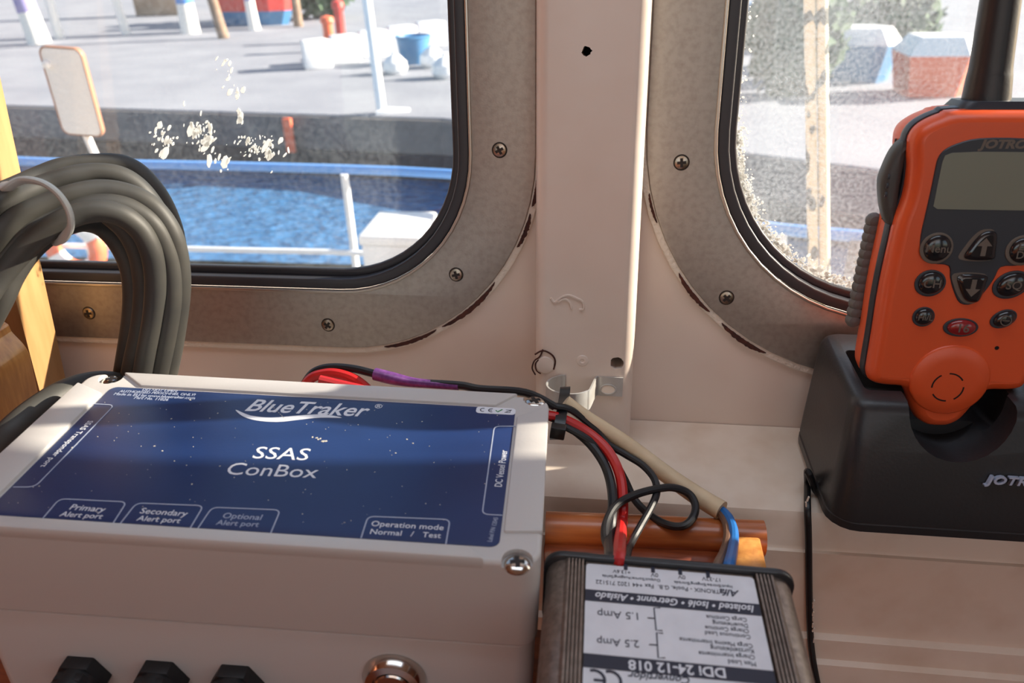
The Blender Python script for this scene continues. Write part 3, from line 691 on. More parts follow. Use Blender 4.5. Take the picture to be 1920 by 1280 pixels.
# ------------------------------------------------------------------ radio charger
def rr3(x0, y0, x1, y1, r, z, n=5): return [(x, y, z) for x, y in rrect(x0, y0, x1, y1, r, n)]
CX0, CX1 = 0.1135, 0.320
ch = empty('radio_charger', T(0.215, -0.055, SILL_Z), 'black plastic charging cradle on the white sill holding the orange radio', 'charger')
def cr(x0, y0, x1, y1, r, z): return [(x - 0.215, y + 0.055, zz) for x, y, zz in rr3(x0, y0, x1, y1, r, z)]
base = loft([cr(CX0 + .004, -.1050, CX1 - .004, -.007, .014, 0.0025), cr(CX0, -.1090, CX1, -.006, .017, 0.0050), cr(CX0, -.1090, CX1, -.006, .017, 0.0100), cr(CX0 + .001, -.1080, CX1 - .001, -.006, .016, 0.0110)])
link('base_plate', base, 'black_plastic', ch)
HW = -0.0865                                     # depth of the radio's face plane (wall axes)
cradle = loft([cr(CX0 + .0006, -.1086, CX1 - .0006, -.006, .015, 0.0112), cr(CX0 + .0012, -.1078, CX1 - .0012, -.006, .014, 0.022), cr(CX0 + .0030, -.1010, CX1 - .003, -.0065, .012, 0.055), cr(CX0 + .0045, -.0950, CX1 - .0045, -.0068, .0105, 0.076), cr(CX0 + .0060, -.0925, CX1 - .006, -.0085, .0095, 0.0795), cr(CX0 + .0085, -.0895, CX1 - .0085, -.011, .008, 0.0812)], True)
# slot for the radio and the thumb notch in the front
HF = wallframe(HW); HI = HF.inverted()
def H2(px, py, z=0.0): return UV(px, py, HW - z)
hl = H2(1628, 705)[0]; hr = H2(1896, 722)[0]
chI = ch.matrix_world.inverted()
slot = plate([rrect(hl - .0006, -0.02, hr + .0006, 0.2, 0.004, 3)], 0.0465, 0.003, -0.0455)
slot.transform(chI @ HF @ T(0, H2(1700, 790)[1] - 0.004 + 0.02, 0))
nu, nv = H2(1794, 752, 0.006)
notch = prism([(nu + .0275 * math.cos(t), nv + .0300 * math.sin(t)) for t in [math.radians(180 + 180 * k / 16) for k in range(17)]] + [(nu + .0275, nv + .05), (nu - .0275, nv + .05)], -0.012, 0.05)
notch.transform(chI @ HF)
cradle = cut(cradle, [slot, notch])
link('cradle', cradle, 'black_plastic', ch, angle=40)
# maker's name on the front of the cradle
FRT = chI @ Matrix.Identity(4)
def front_text(s, px, py, size):
    ysurf = -.1052
    p = PY(px, py, ysurf); n_ = Vector((0, -math.cos(0.20), math.sin(0.20)))
    fm = frame(chI @ Vector(p), (1, 0, 0), (0, math.sin(0.20), math.cos(0.20)), n_)
    e_ = bpy.data.objects.new('maker_name', None)
    cu = bpy.data.curves.new('t', 'FONT'); cu.body = s; cu.size = size; cu.align_x = 'LEFT'; cu.align_y = 'CENTER'; cu.extrude = 0.0012; cu.shear = 0.25; cu.offset = 0.03 * size; cu.resolution_u = 3; cu.space_character = 1.12
    ob = bpy.data.objects.new('t', cu); me = bpy.data.meshes.new_from_object(ob); bpy.data.objects.remove(ob); bpy.data.curves.remove(cu); bpy.data.objects.remove(e_)
    o_ = link('maker_name', me, 'print_grey', ch, fm @ Matrix.Diagonal((1.25, 1, 1, 1)), smooth=False); o_['kind'] = 'stuff'
front_text('JOTRON', 1850, 899, 0.0064)
p = chI @ Vector(PX(1538, 838, CX0 + .0022))
link('scratch', merged(*[(box(-.0002, -.0006 - k * .0005, -.0016 + (k % 2) * .0008, .0002, -.0002 - k * .0005, .0018 - (k % 3) * .0006), T(p.x, p.y + .001 * k, p.z)) for k in range(4)]), 'flake', ch, smooth=False)

# ------------------------------------------------------------------ orange hand radio
rd = empty('hand_radio', HF, 'orange handheld marine radio with a dark faceplate standing in the black cradle', 'radio')
def Hs(pts): return [H2(*p) for p in pts]
ax_p, ax_q = H2(1775, 725), H2(1838, 460)
axu = (ax_p[0] + ax_q[0]) / 2
def mirror(L):
    L = [p for p in L if p[0] < axu - 0.0008]
    return L + [(2 * axu - x, y) for x, y in L[::-1]]
left = Hs([(1800, 207), (1775, 214), (1750, 224), (1728, 238), (1714, 258), (1710, 285), (1710, 322), (1702, 372), (1685, 419), (1674, 466), (1662, 519), (1652, 571), (1643, 630), (1633, 689), (1631, 708), (1638, 722), (1660, 728), (1693, 731)])
tabl = Hs([(1703, 742), (1711, 767), (1721, 788), (1734, 799), (1748, 804)])
topc = (axu, left[0][1] + 0.0015)
outl = [topc] + left + tabl
outline = [tuple(p) for p in catmull(mirror(outl[1:]), 3, True)]
def inset_poly(poly, d):
    n = len(poly); out = []; fixes = []
    area2 = sum(poly[i][0] * poly[(i + 1) % n][1] - poly[(i + 1) % n][0] * poly[i][1] for i in range(n))
    sg = 1 if area2 > 0 else -1
    for i in range(n):
        a, b = np.array(poly[i - 1]), np.array(poly[(i + 1) % n]); t = b - a; t = t / (np.linalg.norm(t) + 1e-12)
        out.append((poly[i][0] - sg * t[1] * d, poly[i][1] + sg * t[0] * d))
    if d <= 0: return out
    P = np.array(poly); Q = np.roll(P, -1, 0); E = Q - P; LL = (E ** 2).sum(1) + 1e-15; ok = []
    for x in out:                                # drop the little loops an inset makes at tight corners
        v = np.array(x) - P; t = np.clip((v * E).sum(1) / LL, 0, 1); ok.append(np.sqrt((((v - E * t[:, None])) ** 2).sum(1)).min() > 0.93 * d)
    if any(ok):
        for i in range(n):
            if not ok[i]:
                j = next(k for k in range(n) if ok[(i - k) % n]); k2 = next(k for k in range(n) if ok[(i + k) % n])
                a_, b_ = np.array(out[(i - j) % n]), np.array(out[(i + k2) % n]); f_ = j / (j + k2); ok2 = a_ * (1 - f_) + b_ * f_
                fixes.append((i, tuple(ok2)))
        for i, q in fixes: out[i] = q
    return out
bodyo = [tuple(p) for p in catmull(mirror(left), 3, True)]
def stack(layers):
    return loft([[(x, y, z) for x, y in inset_poly(pl, d)] for pl, d, z in layers])
link('front_shell', stack([(outline, 0.0004, -0.0105), (outline, 0.0, -0.008), (outline, 0.0009, -0.0040), (outline, 0.0026, -0.0014), (outline, 0.0050, -0.0002), (outline, 0.0058, 0.0)]), 'radio_orange', rd, angle=60)
link('seam_band', stack([(bodyo, 0.0002, -0.0185), (bodyo, -0.0009, -0.0165), (bodyo, -0.0012, -0.0140), (bodyo, -0.0004, -0.0104)]), 'radio_dark', rd)
link('back_shell', stack([(bodyo, 0.006, -0.0400), (bodyo, 0.0022, -0.0370), (bodyo, 0.0002, -0.0300), (bodyo, -0.0006, -0.0230), (bodyo, -0.0002, -0.0184)]), 'radio_back', rd, angle=60)
for sx_ in (1, -1):                              # ribbed rubber grips low on both sides
    for k in range(13):
        u_, v_ = H2(1668 - k * 3.6, 440 + k * 16.5); u_ = u_ if sx_ == 1 else 2 * axu - u_
        link('grip_rib', lathe([(0.0, -0.0044), (0.0030, -0.0036), (0.0044, -0.0012), (0.0044, 0.0012), (0.0030, 0.0036), (0, 0.0044)], 14), 'grip_grey', rd, T(u_ + sx_ * 0.0020, v_, -0.0335))
# push-to-talk key on the side
pk = [(-0.0036, -0.0002), (-0.0026, 0.008), (0.0, 0.0165), (0.0036, 0.0215), (0.0065, 0.022), (0.0060, 0.0), (0.0065, -0.0215), (0.003, -0.0210), (-0.0008, -0.0130)]
u_, v_ = H2(1698, 352)
link('talk_key', plate([[tuple(q) for q in catmull(pk, 5, True)]], 0.0130, 0.0035, -0.022), 'key_grey', rd, T(u_ - 0.0048, v_, 0))
for k in range(3): link('key_rib', box(-.0006, -.0014, 0, .0006, .0014, .0008, .0002), 'radio_dark', rd, T(u_ - 0.0048 - 0.0012, v_ + 0.004 - k * 0.0046, -0.0092))
# faceplate
fl = Hs([(1880, 257), (1837, 259), (1794, 269), (1769, 282), (1758, 297), (1753, 316), (1744, 360), (1734, 404), (1726, 441), (1725, 470), (1734, 487), (1750, 494), (1778, 498), (1781, 520), (1788, 546), (1800, 568), (1812, 573)])
fp = mirror(fl); fp = [tuple(p) for p in catmull(fp, 3, True)]
face = link('faceplate', stack([(fp, 0, -0.0006), (fp, 0, 0.0003), (fp, 0.0005, 0.0007)]), 'radio_dark', rd, angle=50)
sl = Hs([(1890, 284), (1830, 284), (1784, 286), (1771, 291), (1766, 303), (1757, 345), (1749, 386), (1756, 391), (1800, 392), (1850, 393)])
link('screen', prism(mirror(sl), 0.0006, 0.0009), 'radio_screen', rd, smooth=False)
u_, v_ = H2(1834, 270); text('JOTRON', 0.0056, u_ + .001, v_ - .0001, rd, 'radio_halo', 0.00075, 0, shear=0.2, bold=0.05, align='LEFT', sx=1.2, name='maker_name')
def button(px, py, rx, ry, lbl=None, mt='radio_button', rot=0.0, halo=True, z=0.0, tsz=None):
    cu_, cv_ = H2(px, py)
    s_ = 0.00029                                   # metres per pixel here
    a, b = rx * s_, ry * s_
    def dome(): return loft([[(x, y, zz) for x, y in ell(0, 0, a * k, b * k, 26, rot)] for k, zz in ((1.0, 0.0), (1.0, 0.0008), (0.92, 0.0016), (0.7, 0.0022), (0.35, 0.0025), (0.02, 0.0026))])
    bt = link('button', dome(), mt, rd, T(cu_, cv_, z), angle=60)
    if halo: link('button_ring', plate([ell(-a * .06, -b * .02, a * 1.22, b * 1.2, 26, rot), ell(0, 0, a * 0.99, b * 0.99, 26, rot)], 0.0007, 0.0002), 'radio_halo' if z > 0 else 'radio_dark', bt)
    if lbl:
        for i, ln in enumerate(lbl.split('\n')): text(ln, tsz or b * 0.95, 0, (0 if '\n' not in lbl else (0.33 - 0.66 * i) * b), bt, 'radio_halo', 0.00262, 0, bold=0.01, name='key_legend')
    return bt
mx_ = lambda px, py: (H2(px, py))
button(1756, 464, 23, 24, 'Menu', z=0.0006, tsz=.0058); button(1917, 468, 23, 23, 'Ent\nDU', z=0.0006, tsz=.0055)
button(1745, 530, 22, 21, 'CH', tsz=.0064); button(1897, 533, 26, 21, 'SQ', rot=0.45, tsz=.0062)
button(1732, 593, 16, 16, 'Hi/L', tsz=.0044); button(1882, 597, 19, 14, None, rot=0.5)
button(1802, 613, 25, 15, '16', 'radio_red', tsz=.0066)
cu_, cv_ = H2(1882, 598)
for P in (arcpts(0, 0, .0026, 0, 360, 18),): link('lamp_symbol', ribbon(P, .0005, .0001), 'radio_halo', rd, T(cu_, cv_, .0027), smooth=False)
link('lamp_symbol', ribbon([(-.0018, 0), (.0018, 0)], .0005, .0001), 'radio_halo', rd, T(cu_, cv_, .0027), smooth=False)
def arrow_button(px, py, up):
    cu_, cv_ = H2(px, py); f_ = 1 if up else -1
    pts = [(-.0062, -.0064 * f_), (0.0066, -.0066 * f_), (0.0074, -.002 * f_), (.0062, .0066 * f_), (.0030, .0082 * f_), (-.0010, .0066 * f_), (-.0050, .0 * f_)]
    pl = [tuple(q) for q in catmull(pts, 4, True)]
    link('button_ring', prism([(x * 1.16 - .0016, y * 1.10) for x, y in pl], 0.0004, 0.0009), 'radio_halo', rd, T(cu_, cv_, 0), smooth=False)
    bt = link('button', stack([(pl, 0, 0.0006), (pl, 0, 0.0016), (pl, 0.0008, 0.0023), (pl, 0.002, 0.0026)]), 'radio_button', rd, T(cu_, cv_, 0), angle=60)
    ar = [(-.0012, -.0046), (.0012, -.0046), (.0012, .0006), (.0036, .0006), (0, .0048), (-.0036, .0006), (-.0012, .0006)]
    link('arrow_symbol', prism([(x + .0012, y * f_) for x, y in ar][::f_], 0.0026, 0.0027), 'radio_halo', bt, smooth=False)
arrow_button(1837, 461, True); arrow_button(1816, 537, False)
# loudspeaker bulge and slotted ring
su, sv = H2(1780, 712)
link('speaker_boss', lathe([(0.0208, -0.0004), (0.0206, 0.0003), (0.0196, 0.0010), (0.012, 0.0013), (0, 0.0014)], 40), 'radio_orange', rd, T(su, sv, 0), angle=60)
su, sv = H2(1775, 724)
for a in (20, 110, 200, 290): link('speaker_slot', ribbon(arcpts(0, 0, 0.0082, a + 12, a + 74, 8), 0.0008, 0.0002), 'hole_dark', rd, T(su, sv, 0.00125), smooth=False)
u_, v_ = H2(1869, 652); link('mic_hole', prism(ell(0, 0, .0011, n=12), 0, .0002), 'hole_dark', rd, T(u_, v_, 0), smooth=False)
# antenna socket, stub and ridge on top
u0_, v0_ = H2(1850, 186, -0.022)
link('antenna_collar', loft([[(x, y, z) for x, y in pl for z in (0,)] and [(x, vv, z) for x, z in pl] for vv, pl in ((v0_ - 0.016, rrect(u0_ - .0185, -.034, u0_ + .034, -.006, .006)), (v0_ - .004, rrect(u0_ - .0180, -.0335, u0_ + .0335, -.0065, .006)), (v0_, rrect(u0_ - .0150, -.032, u0_ + .031, -.008, .006)))]), 'radio_dark', rd, angle=50)
pa, pb_ = H2(1850, 176, -0.022), H2(1876, 0, -0.022)
dx, dy = (pb_[0] - pa[0]), (pb_[1] - pa[1])
def an(t): return (pa[0] + dx * t, pa[1] + dy * t, -0.022)
link('antenna', tube([an(-0.1), an(0.0), an(0.18), an(0.3), an(0.6), an(1.0), an(1.6), an(2.6)], [.0112, .0110, .0104, .0098, .0094, .0090, .0082, .0068], 20, 4), 'black_plastic', rd)

# charger's spare battery just in sight at the frame's right edge
sp = empty('spare_battery', T(0.2535, -0.055, SILL_Z + 0.0812), 'black rounded battery pack in the cradle right of the orange radio', 'battery')
link('case', loft([[(x, y, z) for x, y in rrect(-.0235, -.016, .03, .016, .006)] for z in (0.0006, 0.004, 0.040)] + [[(x, y, .0425) for x, y in rrect(-.0215, -.014, .028, .014, .005)]]), 'black_plastic', sp)
link('contact', box(-.006, -.0166, .006, .006, -.0154, .012), 'chrome', sp)

# ------------------------------------------------------------------ black cord on the dash
cord = [Vector((CX0 + .010, -.070, SILL_Z + .0026)), Vector((CX0 + .002, -.073, SILL_Z + .0026)), PY(1515, 884, -.0745), PZ(1514, 905, SILL_Z + .0022), PY(1514, 950, -.0900), PY(1516, 1010, -.0935), PY(1517, 1100, -.0955), PY(1519, 1180, -.0985), PY(1524, 1235, -.1035), PY(1536, 1300, -.1085), PY(1545, 1360, -.1095)]
co = link('power_cord', tube(cord, 0.0021, 10, 6), 'wire_black'); tag(co, 'thin black cord running down the white dash below the charger', 'cord')
rnd = random.Random(2)
fk = []
for py in (935, 945, 1128, 1136, 1150, 1160, 1172, 1180, 1200, 1210, 1226):
    p = PY(1512 + 5 + (7 if py > 1000 else -4) + rnd.uniform(-2, 2), py, -.0965 if py < 1000 else -.1015)
    fk.append((box(-.0004, -.0006, -.0018, .0005, .0006, .0018, .0003), T(*p) @ Matrix.Rotation(rnd.uniform(-.2, .2), 4, 'Y')))
o = link('paint_fleck', merged(*fk), 'flake', co, smooth=False); o['kind'] = 'stuff'

# ------------------------------------------------------------------ cables between the boxes
def wire(name, pts, r, mt, label, cat='wire', parent=None, sides=10):
    o_ = link(name, tube([Vector(p) for p in pts], r, sides, 6), mt, parent)
    if label: tag(o_, label, cat)
    return o_
DB = (DF @ Vector((0, yb + 0.0034, 0))).y        # y of the converter's far end
def onZ(L, z): return [PZ(px, py, z) for px, py in L]
def onY(L):
    return [PY(px, py, y) for px, py, y in L]
wire('red_wire', onY([(600, 712, -.098), (700, 735, -.100), (850, 765, -.102), (985, 776, -.100), (1036, 780, -.098), (1068, 791, -.098), (1103, 811, -.100), (1134, 838, -.106), (1154, 869, -.113), (1165, 904, -.121), (1168, 951, -.135), (1165, 990, -.150), (1161, 1040, DB + .003), (1161, 1058, DB)]), .0030, 'wire_red', 'thick red wire bending down from the black tie to the converter')
wire('black_wire', onY([(990, 770, -.098), (1036, 782, -.098), (1068, 800, -.099), (1103, 828, -.104), (1129, 862, -.112), (1143, 896, -.120), (1149, 935, -.132), (1147, 970, -.146), (1143, 1009, -.164), (1145, 1044, DB + .003), (1147, 1060, DB)]), .0028, 'wire_black', 'thick black wire beside the red wire, on its left')
wire('black_wire', onY([(990, 752, -.094), (1036, 760, -.094), (1068, 767, -.093), (1095, 786, -.093), (1119, 808, -.095), (1140, 832, -.099), (1173, 852, -.102), (1205, 872, -.108), (1227, 898, -.117), (1231, 924, -.126), (1220, 952, -.138), (1201, 986, -.152), (1181, 1022, -.170), (1173, 1046, DB + .004), (1171, 1060, DB)]), .0021, 'wire_black', 'thin black wire crossing under the beige cable to the converter')
wire('black_wire', onY([(1040, 790, -.100), (1100, 822, -.104), (1148, 862, -.108), (1170, 896, -.112), (1189, 935, -.120), (1218, 965, -.130), (1250, 983, -.138), (1279, 986, -.140), (1298, 972, -.136), (1304, 948, -.128), (1291, 925, -.122), (1262, 914, -.122), (1228, 917, -.126), (1189, 928, -.132), (1156, 947, -.140), (1138, 976, -.152), (1134, 1005, -.166), (1142, 1030, -.180), (1152, 1048, DB + .002), (1154, 1060, DB)]), .0022, 'wire_black', 'thin black wire curled in an open loop above the wooden rail')
bc = empty('sheathed_cable', Matrix(), 'beige sheathed cable from behind the tie, its blue and brown cores bared', 'cable')
link('sheath', tube(onY([(1060, 752, -.088), (1095, 779, -.090), (1173, 831, -.094), (1252, 891, -.106), (1310, 931, -.117), (1353, 957, -.126)]), [.0038, .0040, .0046, .0050, .0054, .0056], 14, 6), 'sheath', bc)
link('blue_core', tube(onY([(1330, 942, -.121), (1347, 953, -.1245), (1358, 961, -.128), (1368, 974, -.134), (1375, 995, -.145), (1375, 1022, -.162), (1368, 1056, DB + .006), (1362, 1074, DB)]), .0026, 10, 6), 'wire_blue', bc)
link('brown_core', tube(onY([(1333, 948, -.122), (1349, 960, -.127), (1361, 980, -.136), (1364, 1008, -.152), (1356, 1036, -.172), (1346, 1058, DB + .004), (1342, 1074, DB)]), .0022, 10, 6), 'wire_brown', bc)
cw = empty('spliced_wire', Matrix(), 'black wire with a purple heat-shrink splice behind the grey junction box', 'wire')
link('conductor', tube(onY([(560, 740, -.090), (578, 708, -.086), (594, 694, -.084), (622, 688, -.083), (662, 691, -.084), (704, 701, -.087), (760, 715, -.090), (860, 722, -.092), (900, 729, -.093), (985, 736, -.094), (1040, 762, -.095)]), .0024, 10, 6), 'wire_black', cw)
link('heat_shrink', tube(onY([(703, 701, -.087), (735, 709, -.089), (770, 716, -.090), (800, 719, -.091), (860, 723, -.092)]), [.0038, .0038, .0030, .0026, .0026], 12, 5), 'heat_shrink', cw)
wire('red_wire', onY([(560, 748, -.094), (580, 712, -.090), (606, 701, -.088), (634, 701, -.088), (668, 713, -.090), (700, 740, -.094)]), .0031, 'wire_red', 'red wire arching up behind the back edge of the junction box')

# ------------------------------------------------------------------ pipe clamp on the post
clm = empty('pipe_clamp', wallframe(PW), 'bare grey metal pipe clamp screwed to the white post, empty', 'clamp')
cu0 = UV(1049, 684, PW); cu1 = UV(1108, 704, PW); cuE = UV(1168, 716, PW)
vt = cu1[1]
cl_c = ((cu0[0] + cu1[0]) / 2, 0.012); rc = (cu1[0] - cu0[0]) / 2 + 0.002
plan = [(cu0[0] + 0.004, 0.0008), (cu0[0] + .001, 0.0012)]
plan += [(cl_c[0] - .0028 - (rc + .0022) * math.cos(math.radians(a)), 0.0145 + 0.0145 * math.sin(math.radians(a))) for a in range(-40, 166, 14)]
plan += [(cu1[0] + 0.0035, 0.0018), (cu1[0] + 0.007, 0.0010), (cuE[0] - 0.002, 0.0010), (cuE[0], 0.0010)]
plan = catmull([(x, z) for x, z in plan], 4)
hgt = 0.0135; th = 0.0011
bm = bmesh.new(); cols = []
for i, p in enumerate(plan):
    a = plan[max(i - 1, 0)]; b = plan[min(i + 1, len(plan) - 1)]; t = (b - a) / (np.linalg.norm(b - a) + 1e-9); nn = np.array((-t[1], t[0]))
    vv0, vv1 = vt - hgt, vt
    q0, q1 = p - nn * th / 2, p + nn * th / 2
    cols.append([bm.verts.new((q[0], vv, q[1])) for q, vv in ((q0, vv0), (q1, vv0), (q1, vv1), (q0, vv1))])
for A, B in zip(cols, cols[1:]):
    for k in range(4): bm.faces.new((A[k], A[(k + 1) % 4], B[(k + 1) % 4], B[k]))
bm.faces.new(cols[0]); bm.faces.new(cols[-1][::-1])
link('strap', bm_mesh(bm), 'clamp_metal', clm, angle=40)
u_, v_ = UV(1140, 728, PW)
link('slot_rim', plate([ell(u_, v_, .0056, .0040, 22), ell(u_, v_, .0044, .0029, 22)], 0.0006, 0.0002, 0.0015), 'clamp_metal', clm)
link('slot_floor', prism(ell(u_, v_, .0046, .0031, 20), 0.0014, 0.00165), 'post_paint', clm, smooth=False)

tie = empty('cable_tie', Matrix(), 'black cable tie binding the wires to the metal clamp beside the box corner', 'cable tie')
def strip(pts, w, t_, ax):                      # flat strap along 3D points, width along ax
    P = [np.array(p, float) for p in catmull(pts, 5)]; ax = np.array(ax, float); bm = bmesh.new(); C_ = []
    for i, p in enumerate(P):
        t = P[min(i + 1, len(P) - 1)] - P[max(i - 1, 0)]; t = t / np.linalg.norm(t); a = nrm(ax - t * (ax @ t)); nn = np.cross(t, a)
        C_.append([bm.verts.new(p + a * sx_ * w / 2 + nn * sn * t_ / 2) for sx_, sn in ((-1, -1), (1, -1), (1, 1), (-1, 1))])
    for A, B in zip(C_, C_[1:]):
        for k in range(4): bm.faces.new((A[k], A[(k + 1) % 4], B[(k + 1) % 4], B[k]))
    bm.faces.new(C_[0]); bm.faces.new(C_[-1][::-1]); return bm_mesh(bm)
link('strap', strip([PY(1060, 733, -.045), PY(1060, 727, -.064), PY(1058, 745, -.074), PY(1053, 775, -.097), PY(1049, 800, -.106), PY(1046, 812, -.108), PY(1040, 822, -.100)], .0062, .0014, (1, 0.1, 0.05)), 'tie_black', tie, angle=30)
p = PY(1046, 808, -.111); link('locking_head', box(-.0042, -.0030, -.0038, .0042, .0030, .0036, .0007), 'tie_black', tie, T(*p) @ Matrix.Rotation(0.15, 4, 'Y'))

# ------------------------------------------------------------------ coil of heavy black cable
coil = empty('cable_coil', T(-0.32, -0.10, LZ), 'coil of thick black rubber cable standing in front of the left window', 'cable')
cI = coil.matrix_world.inverted()
turns = [
    [(-40, 380, -.135), (20, 356, -.118), (70, 334, -.104), (117, 316, -.095), (168, 309, -.088), (219, 308, -.082), (252, 320, -.078), (280, 346, -.077), (306, 385, -.077), (326, 440, -.078), (334, 510, -.080), (330, 590, -.084), (318, 670, -.088), (300, 760, -.092)],
    [(-40, 402, -.140), (0, 385, -.130), (47, 361, -.119), (86, 347, -.110), (129, 333, -.103), (172, 326, -.096), (217, 329, -.091), (250, 345, -.088), (278, 374, -.087), (306, 420, -.087), (326, 480, -.088), (333, 550, -.090), (328, 620, -.093), (312, 700, -.096), (296, 770, -.098)],
    [(-40, 480, -.150), (0, 440, -.140), (40, 405, -.130), (98, 380, -.120), (140, 365, -.114), (185, 357, -.107), (228, 361, -.102), (270, 377, -.099), (302, 406, -.098), (325, 447, -.098), (336, 500, -.098), (337, 550, -.099), (330, 610, -.100), (320, 670, -.101), (300, 760, -.103)],
    [(-40, 540, -.152), (0, 488, -.142), (50, 440, -.132), (110, 408, -.122), (160, 388, -.116), (211, 384, -.110), (252, 396, -.106), (286, 422, -.104), (308, 460, -.103), (320, 505, -.103), (322, 560, -.104), (314, 620, -.105), (302, 680, -.106), (284, 760, -.107)],
    [(-40, 580, -.156), (0, 520, -.146), (50, 462, -.137), (100, 424, -.130), (145, 402, -.124), (191, 395, -.119), (230, 405, -.115), (261, 429, -.112), (280, 462, -.111), (290, 500, -.110), (292, 545, -.110), (287, 600, -.110), (276, 660, -.111), (262, 740, -.112)],
    [(-40, 640, -.150), (0, 566, -.146), (24, 515, -.140), (55, 470, -.132), (95, 436, -.122), (140, 416, -.110), (178, 418, -.098), (208, 438, -.092), (230, 468, -.090), (245, 505, -.090), (250, 550, -.091), (247, 600, -.093), (238, 660, -.095), (222, 750, -.097)],
    [(200, 398, -.104), (236, 430, -.100), (258, 470, -.098), (268, 515, -.098), (270, 560, -.099), (264, 615, -.101), (250, 680, -.103), (236, 750, -.104)],
]
for L in turns:
    link('cable_turn', tube([cI @ Vector(PY(*p)) for p in L], [.0058] * len(L), 14, 5), 'cable_black', coil)
L = [(262, 740, -.104), (215, 722, -.110), (170, 722, -.116), (120, 738, -.130), (65, 773, -.148), (20, 812, -.164), (-30, 862, -.176), (-80, 920, -.188)]
link('cable_turn', tube([cI @ Vector(PY(*p)) for p in L], [.0080] * len(L), 14, 5), 'cable_black', coil)
# white tie round the bundle
ring = [(14, 352, -.142), (40, 338, -.140), (78, 342, -.139), (108, 362, -.138), (128, 392, -.138), (133, 422, -.138), (122, 442, -.134), (104, 448, -.126), (92, 432, -.110), (76, 392, -.100), (40, 352, -.108), (18, 346, -.128)]
o = link('cable_tie', tube([Vector(PY(*p)) for p in ring], .0024, 10, 5, closed=True, flat=(1.5, 0.7)), 'tie_white'); tag(o, 'white plastic tie wrapped around the coil of black cable', 'cable tie')

# ------------------------------------------------------------------ wooden post and block at the left
tp = empty('wooden_upright', T(-0.415, -0.03, SILL_Z), 'tan wooden upright standing on the sill at the far left, partly sunlit', 'post')
tI = tp.matrix_world.inverted()
def ux(z): return -0.416 + 0.09 * (z - 1.02)
link('post_board', loft([[tI @ Vector(p) for p in ((ux(z) - .024, -.0455, z), (ux(z), -.0450, z), (ux(z), -.0180 + .03 * (z - 1.02), z), (ux(z) - .024, -.0180 + .03 * (z - 1.02), z))] for z in (1.0022, 1.36)]), 'wood_tan', tp, smooth=False)
link('back_panel', loft([[tI @ Vector(p) for p in ((ux(z) - .10, -.0400, z), (ux(z) - .0243, -.0400, z), (ux(z) - .0243, -.024, z), (ux(z) - .10, -.024, z))] for z in (1.0022, 1.36)]), 'wood_dark', tp, smooth=False)
bl = empty('wooden_block', T(-0.43, -0.115, SILL_Z), 'golden wooden block with a rounded top in front of the tan upright', 'block')
bI = bl.matrix_world.inverted()
q0 = bI @ Vector(PY(75, 745, -.095)); q1 = bI @ Vector(PY(52, 650, -.095)); q2 = bI @ Vector(PY(10, 602, -.095))
wdt = 0.07
curve_ = [(q2.x - wdt, q2.z + .002), (q2.x - .02, q2.z + .003), (q2.x, q2.z), (q1.x - .006, q1.z + .010), (q1.x, q1.z - .002), ((q0.x + q1.x) / 2 + .0005, (q0.z + q1.z) / 2), (q0.x, q0.z)]
pts = [tuple(p) for p in catmull(curve_, 5)] + [(q0.x + .004, 0.0135), (q2.x - wdt, 0.0135)]
me = prism(pts, -0.020, 0.020, 0.0015); me.transform(Matrix(((1, 0, 0, 0), (0, 0, -1, 0), (0, 1, 0, 0), (0, 0, 0, 1))))
link('block', me, 'wood_light', bl, angle=40)


# ------------------------------------------------------------------ outside: the ship's side deck and rail
DECK_Z = 0.0
o = link('deck', box(-7, 0.3, DECK_Z - 0.1, 7, 2.75, DECK_Z - 0.02), 'deck_paint', smooth=False); tag(o, kind='structure')
o = link('hull_side', box(-7, 2.60, -1.95, 7, 2.75, DECK_Z - 0.02), 'white_gel', smooth=False); tag(o, kind='structure')
RZ = PY(840, 326, 2.50)[2]; LZ2 = PY(500, 470, 2.50)[2]
rail = empty('deck_rail', T(0, 2.5, DECK_Z), 'ship deck rail with a blue top bar and white stanchions, seen through both windows', 'railing')
top_pts = [PZ(px, py, RZ) for px, py in ((-500, 262), (0, 300), (420, 311), (840, 326), (1120, 365), (1400, 421), (1660, 447), (1950, 478))]
low_pts = [PZ(px, py, LZ2) for px, py in ((-500, 420), (0, 455), (420, 468), (660, 474), (900, 492), (1250, 560), (1600, 650))]
rI = rail.matrix_world.inverted()
link('top_bar', tube([rI @ Vector(p) for p in top_pts], .019, 14, 4), 'rail_blue', rail)
link('lower_bar', tube([rI @ Vector(p) for p in low_pts], .012, 12, 4), 'rail_white', rail)
for px, py in ((-260, 281), (120, 303), (645, 322), (1468, 432), (1960, 478)):
    p = rI @ Vector(PZ(px, py, RZ))
    link('stanchion', tube([(p.x, p.y, p.z - .01), (p.x, p.y, -.02)], .016, 12, 1), 'rail_white', rail)
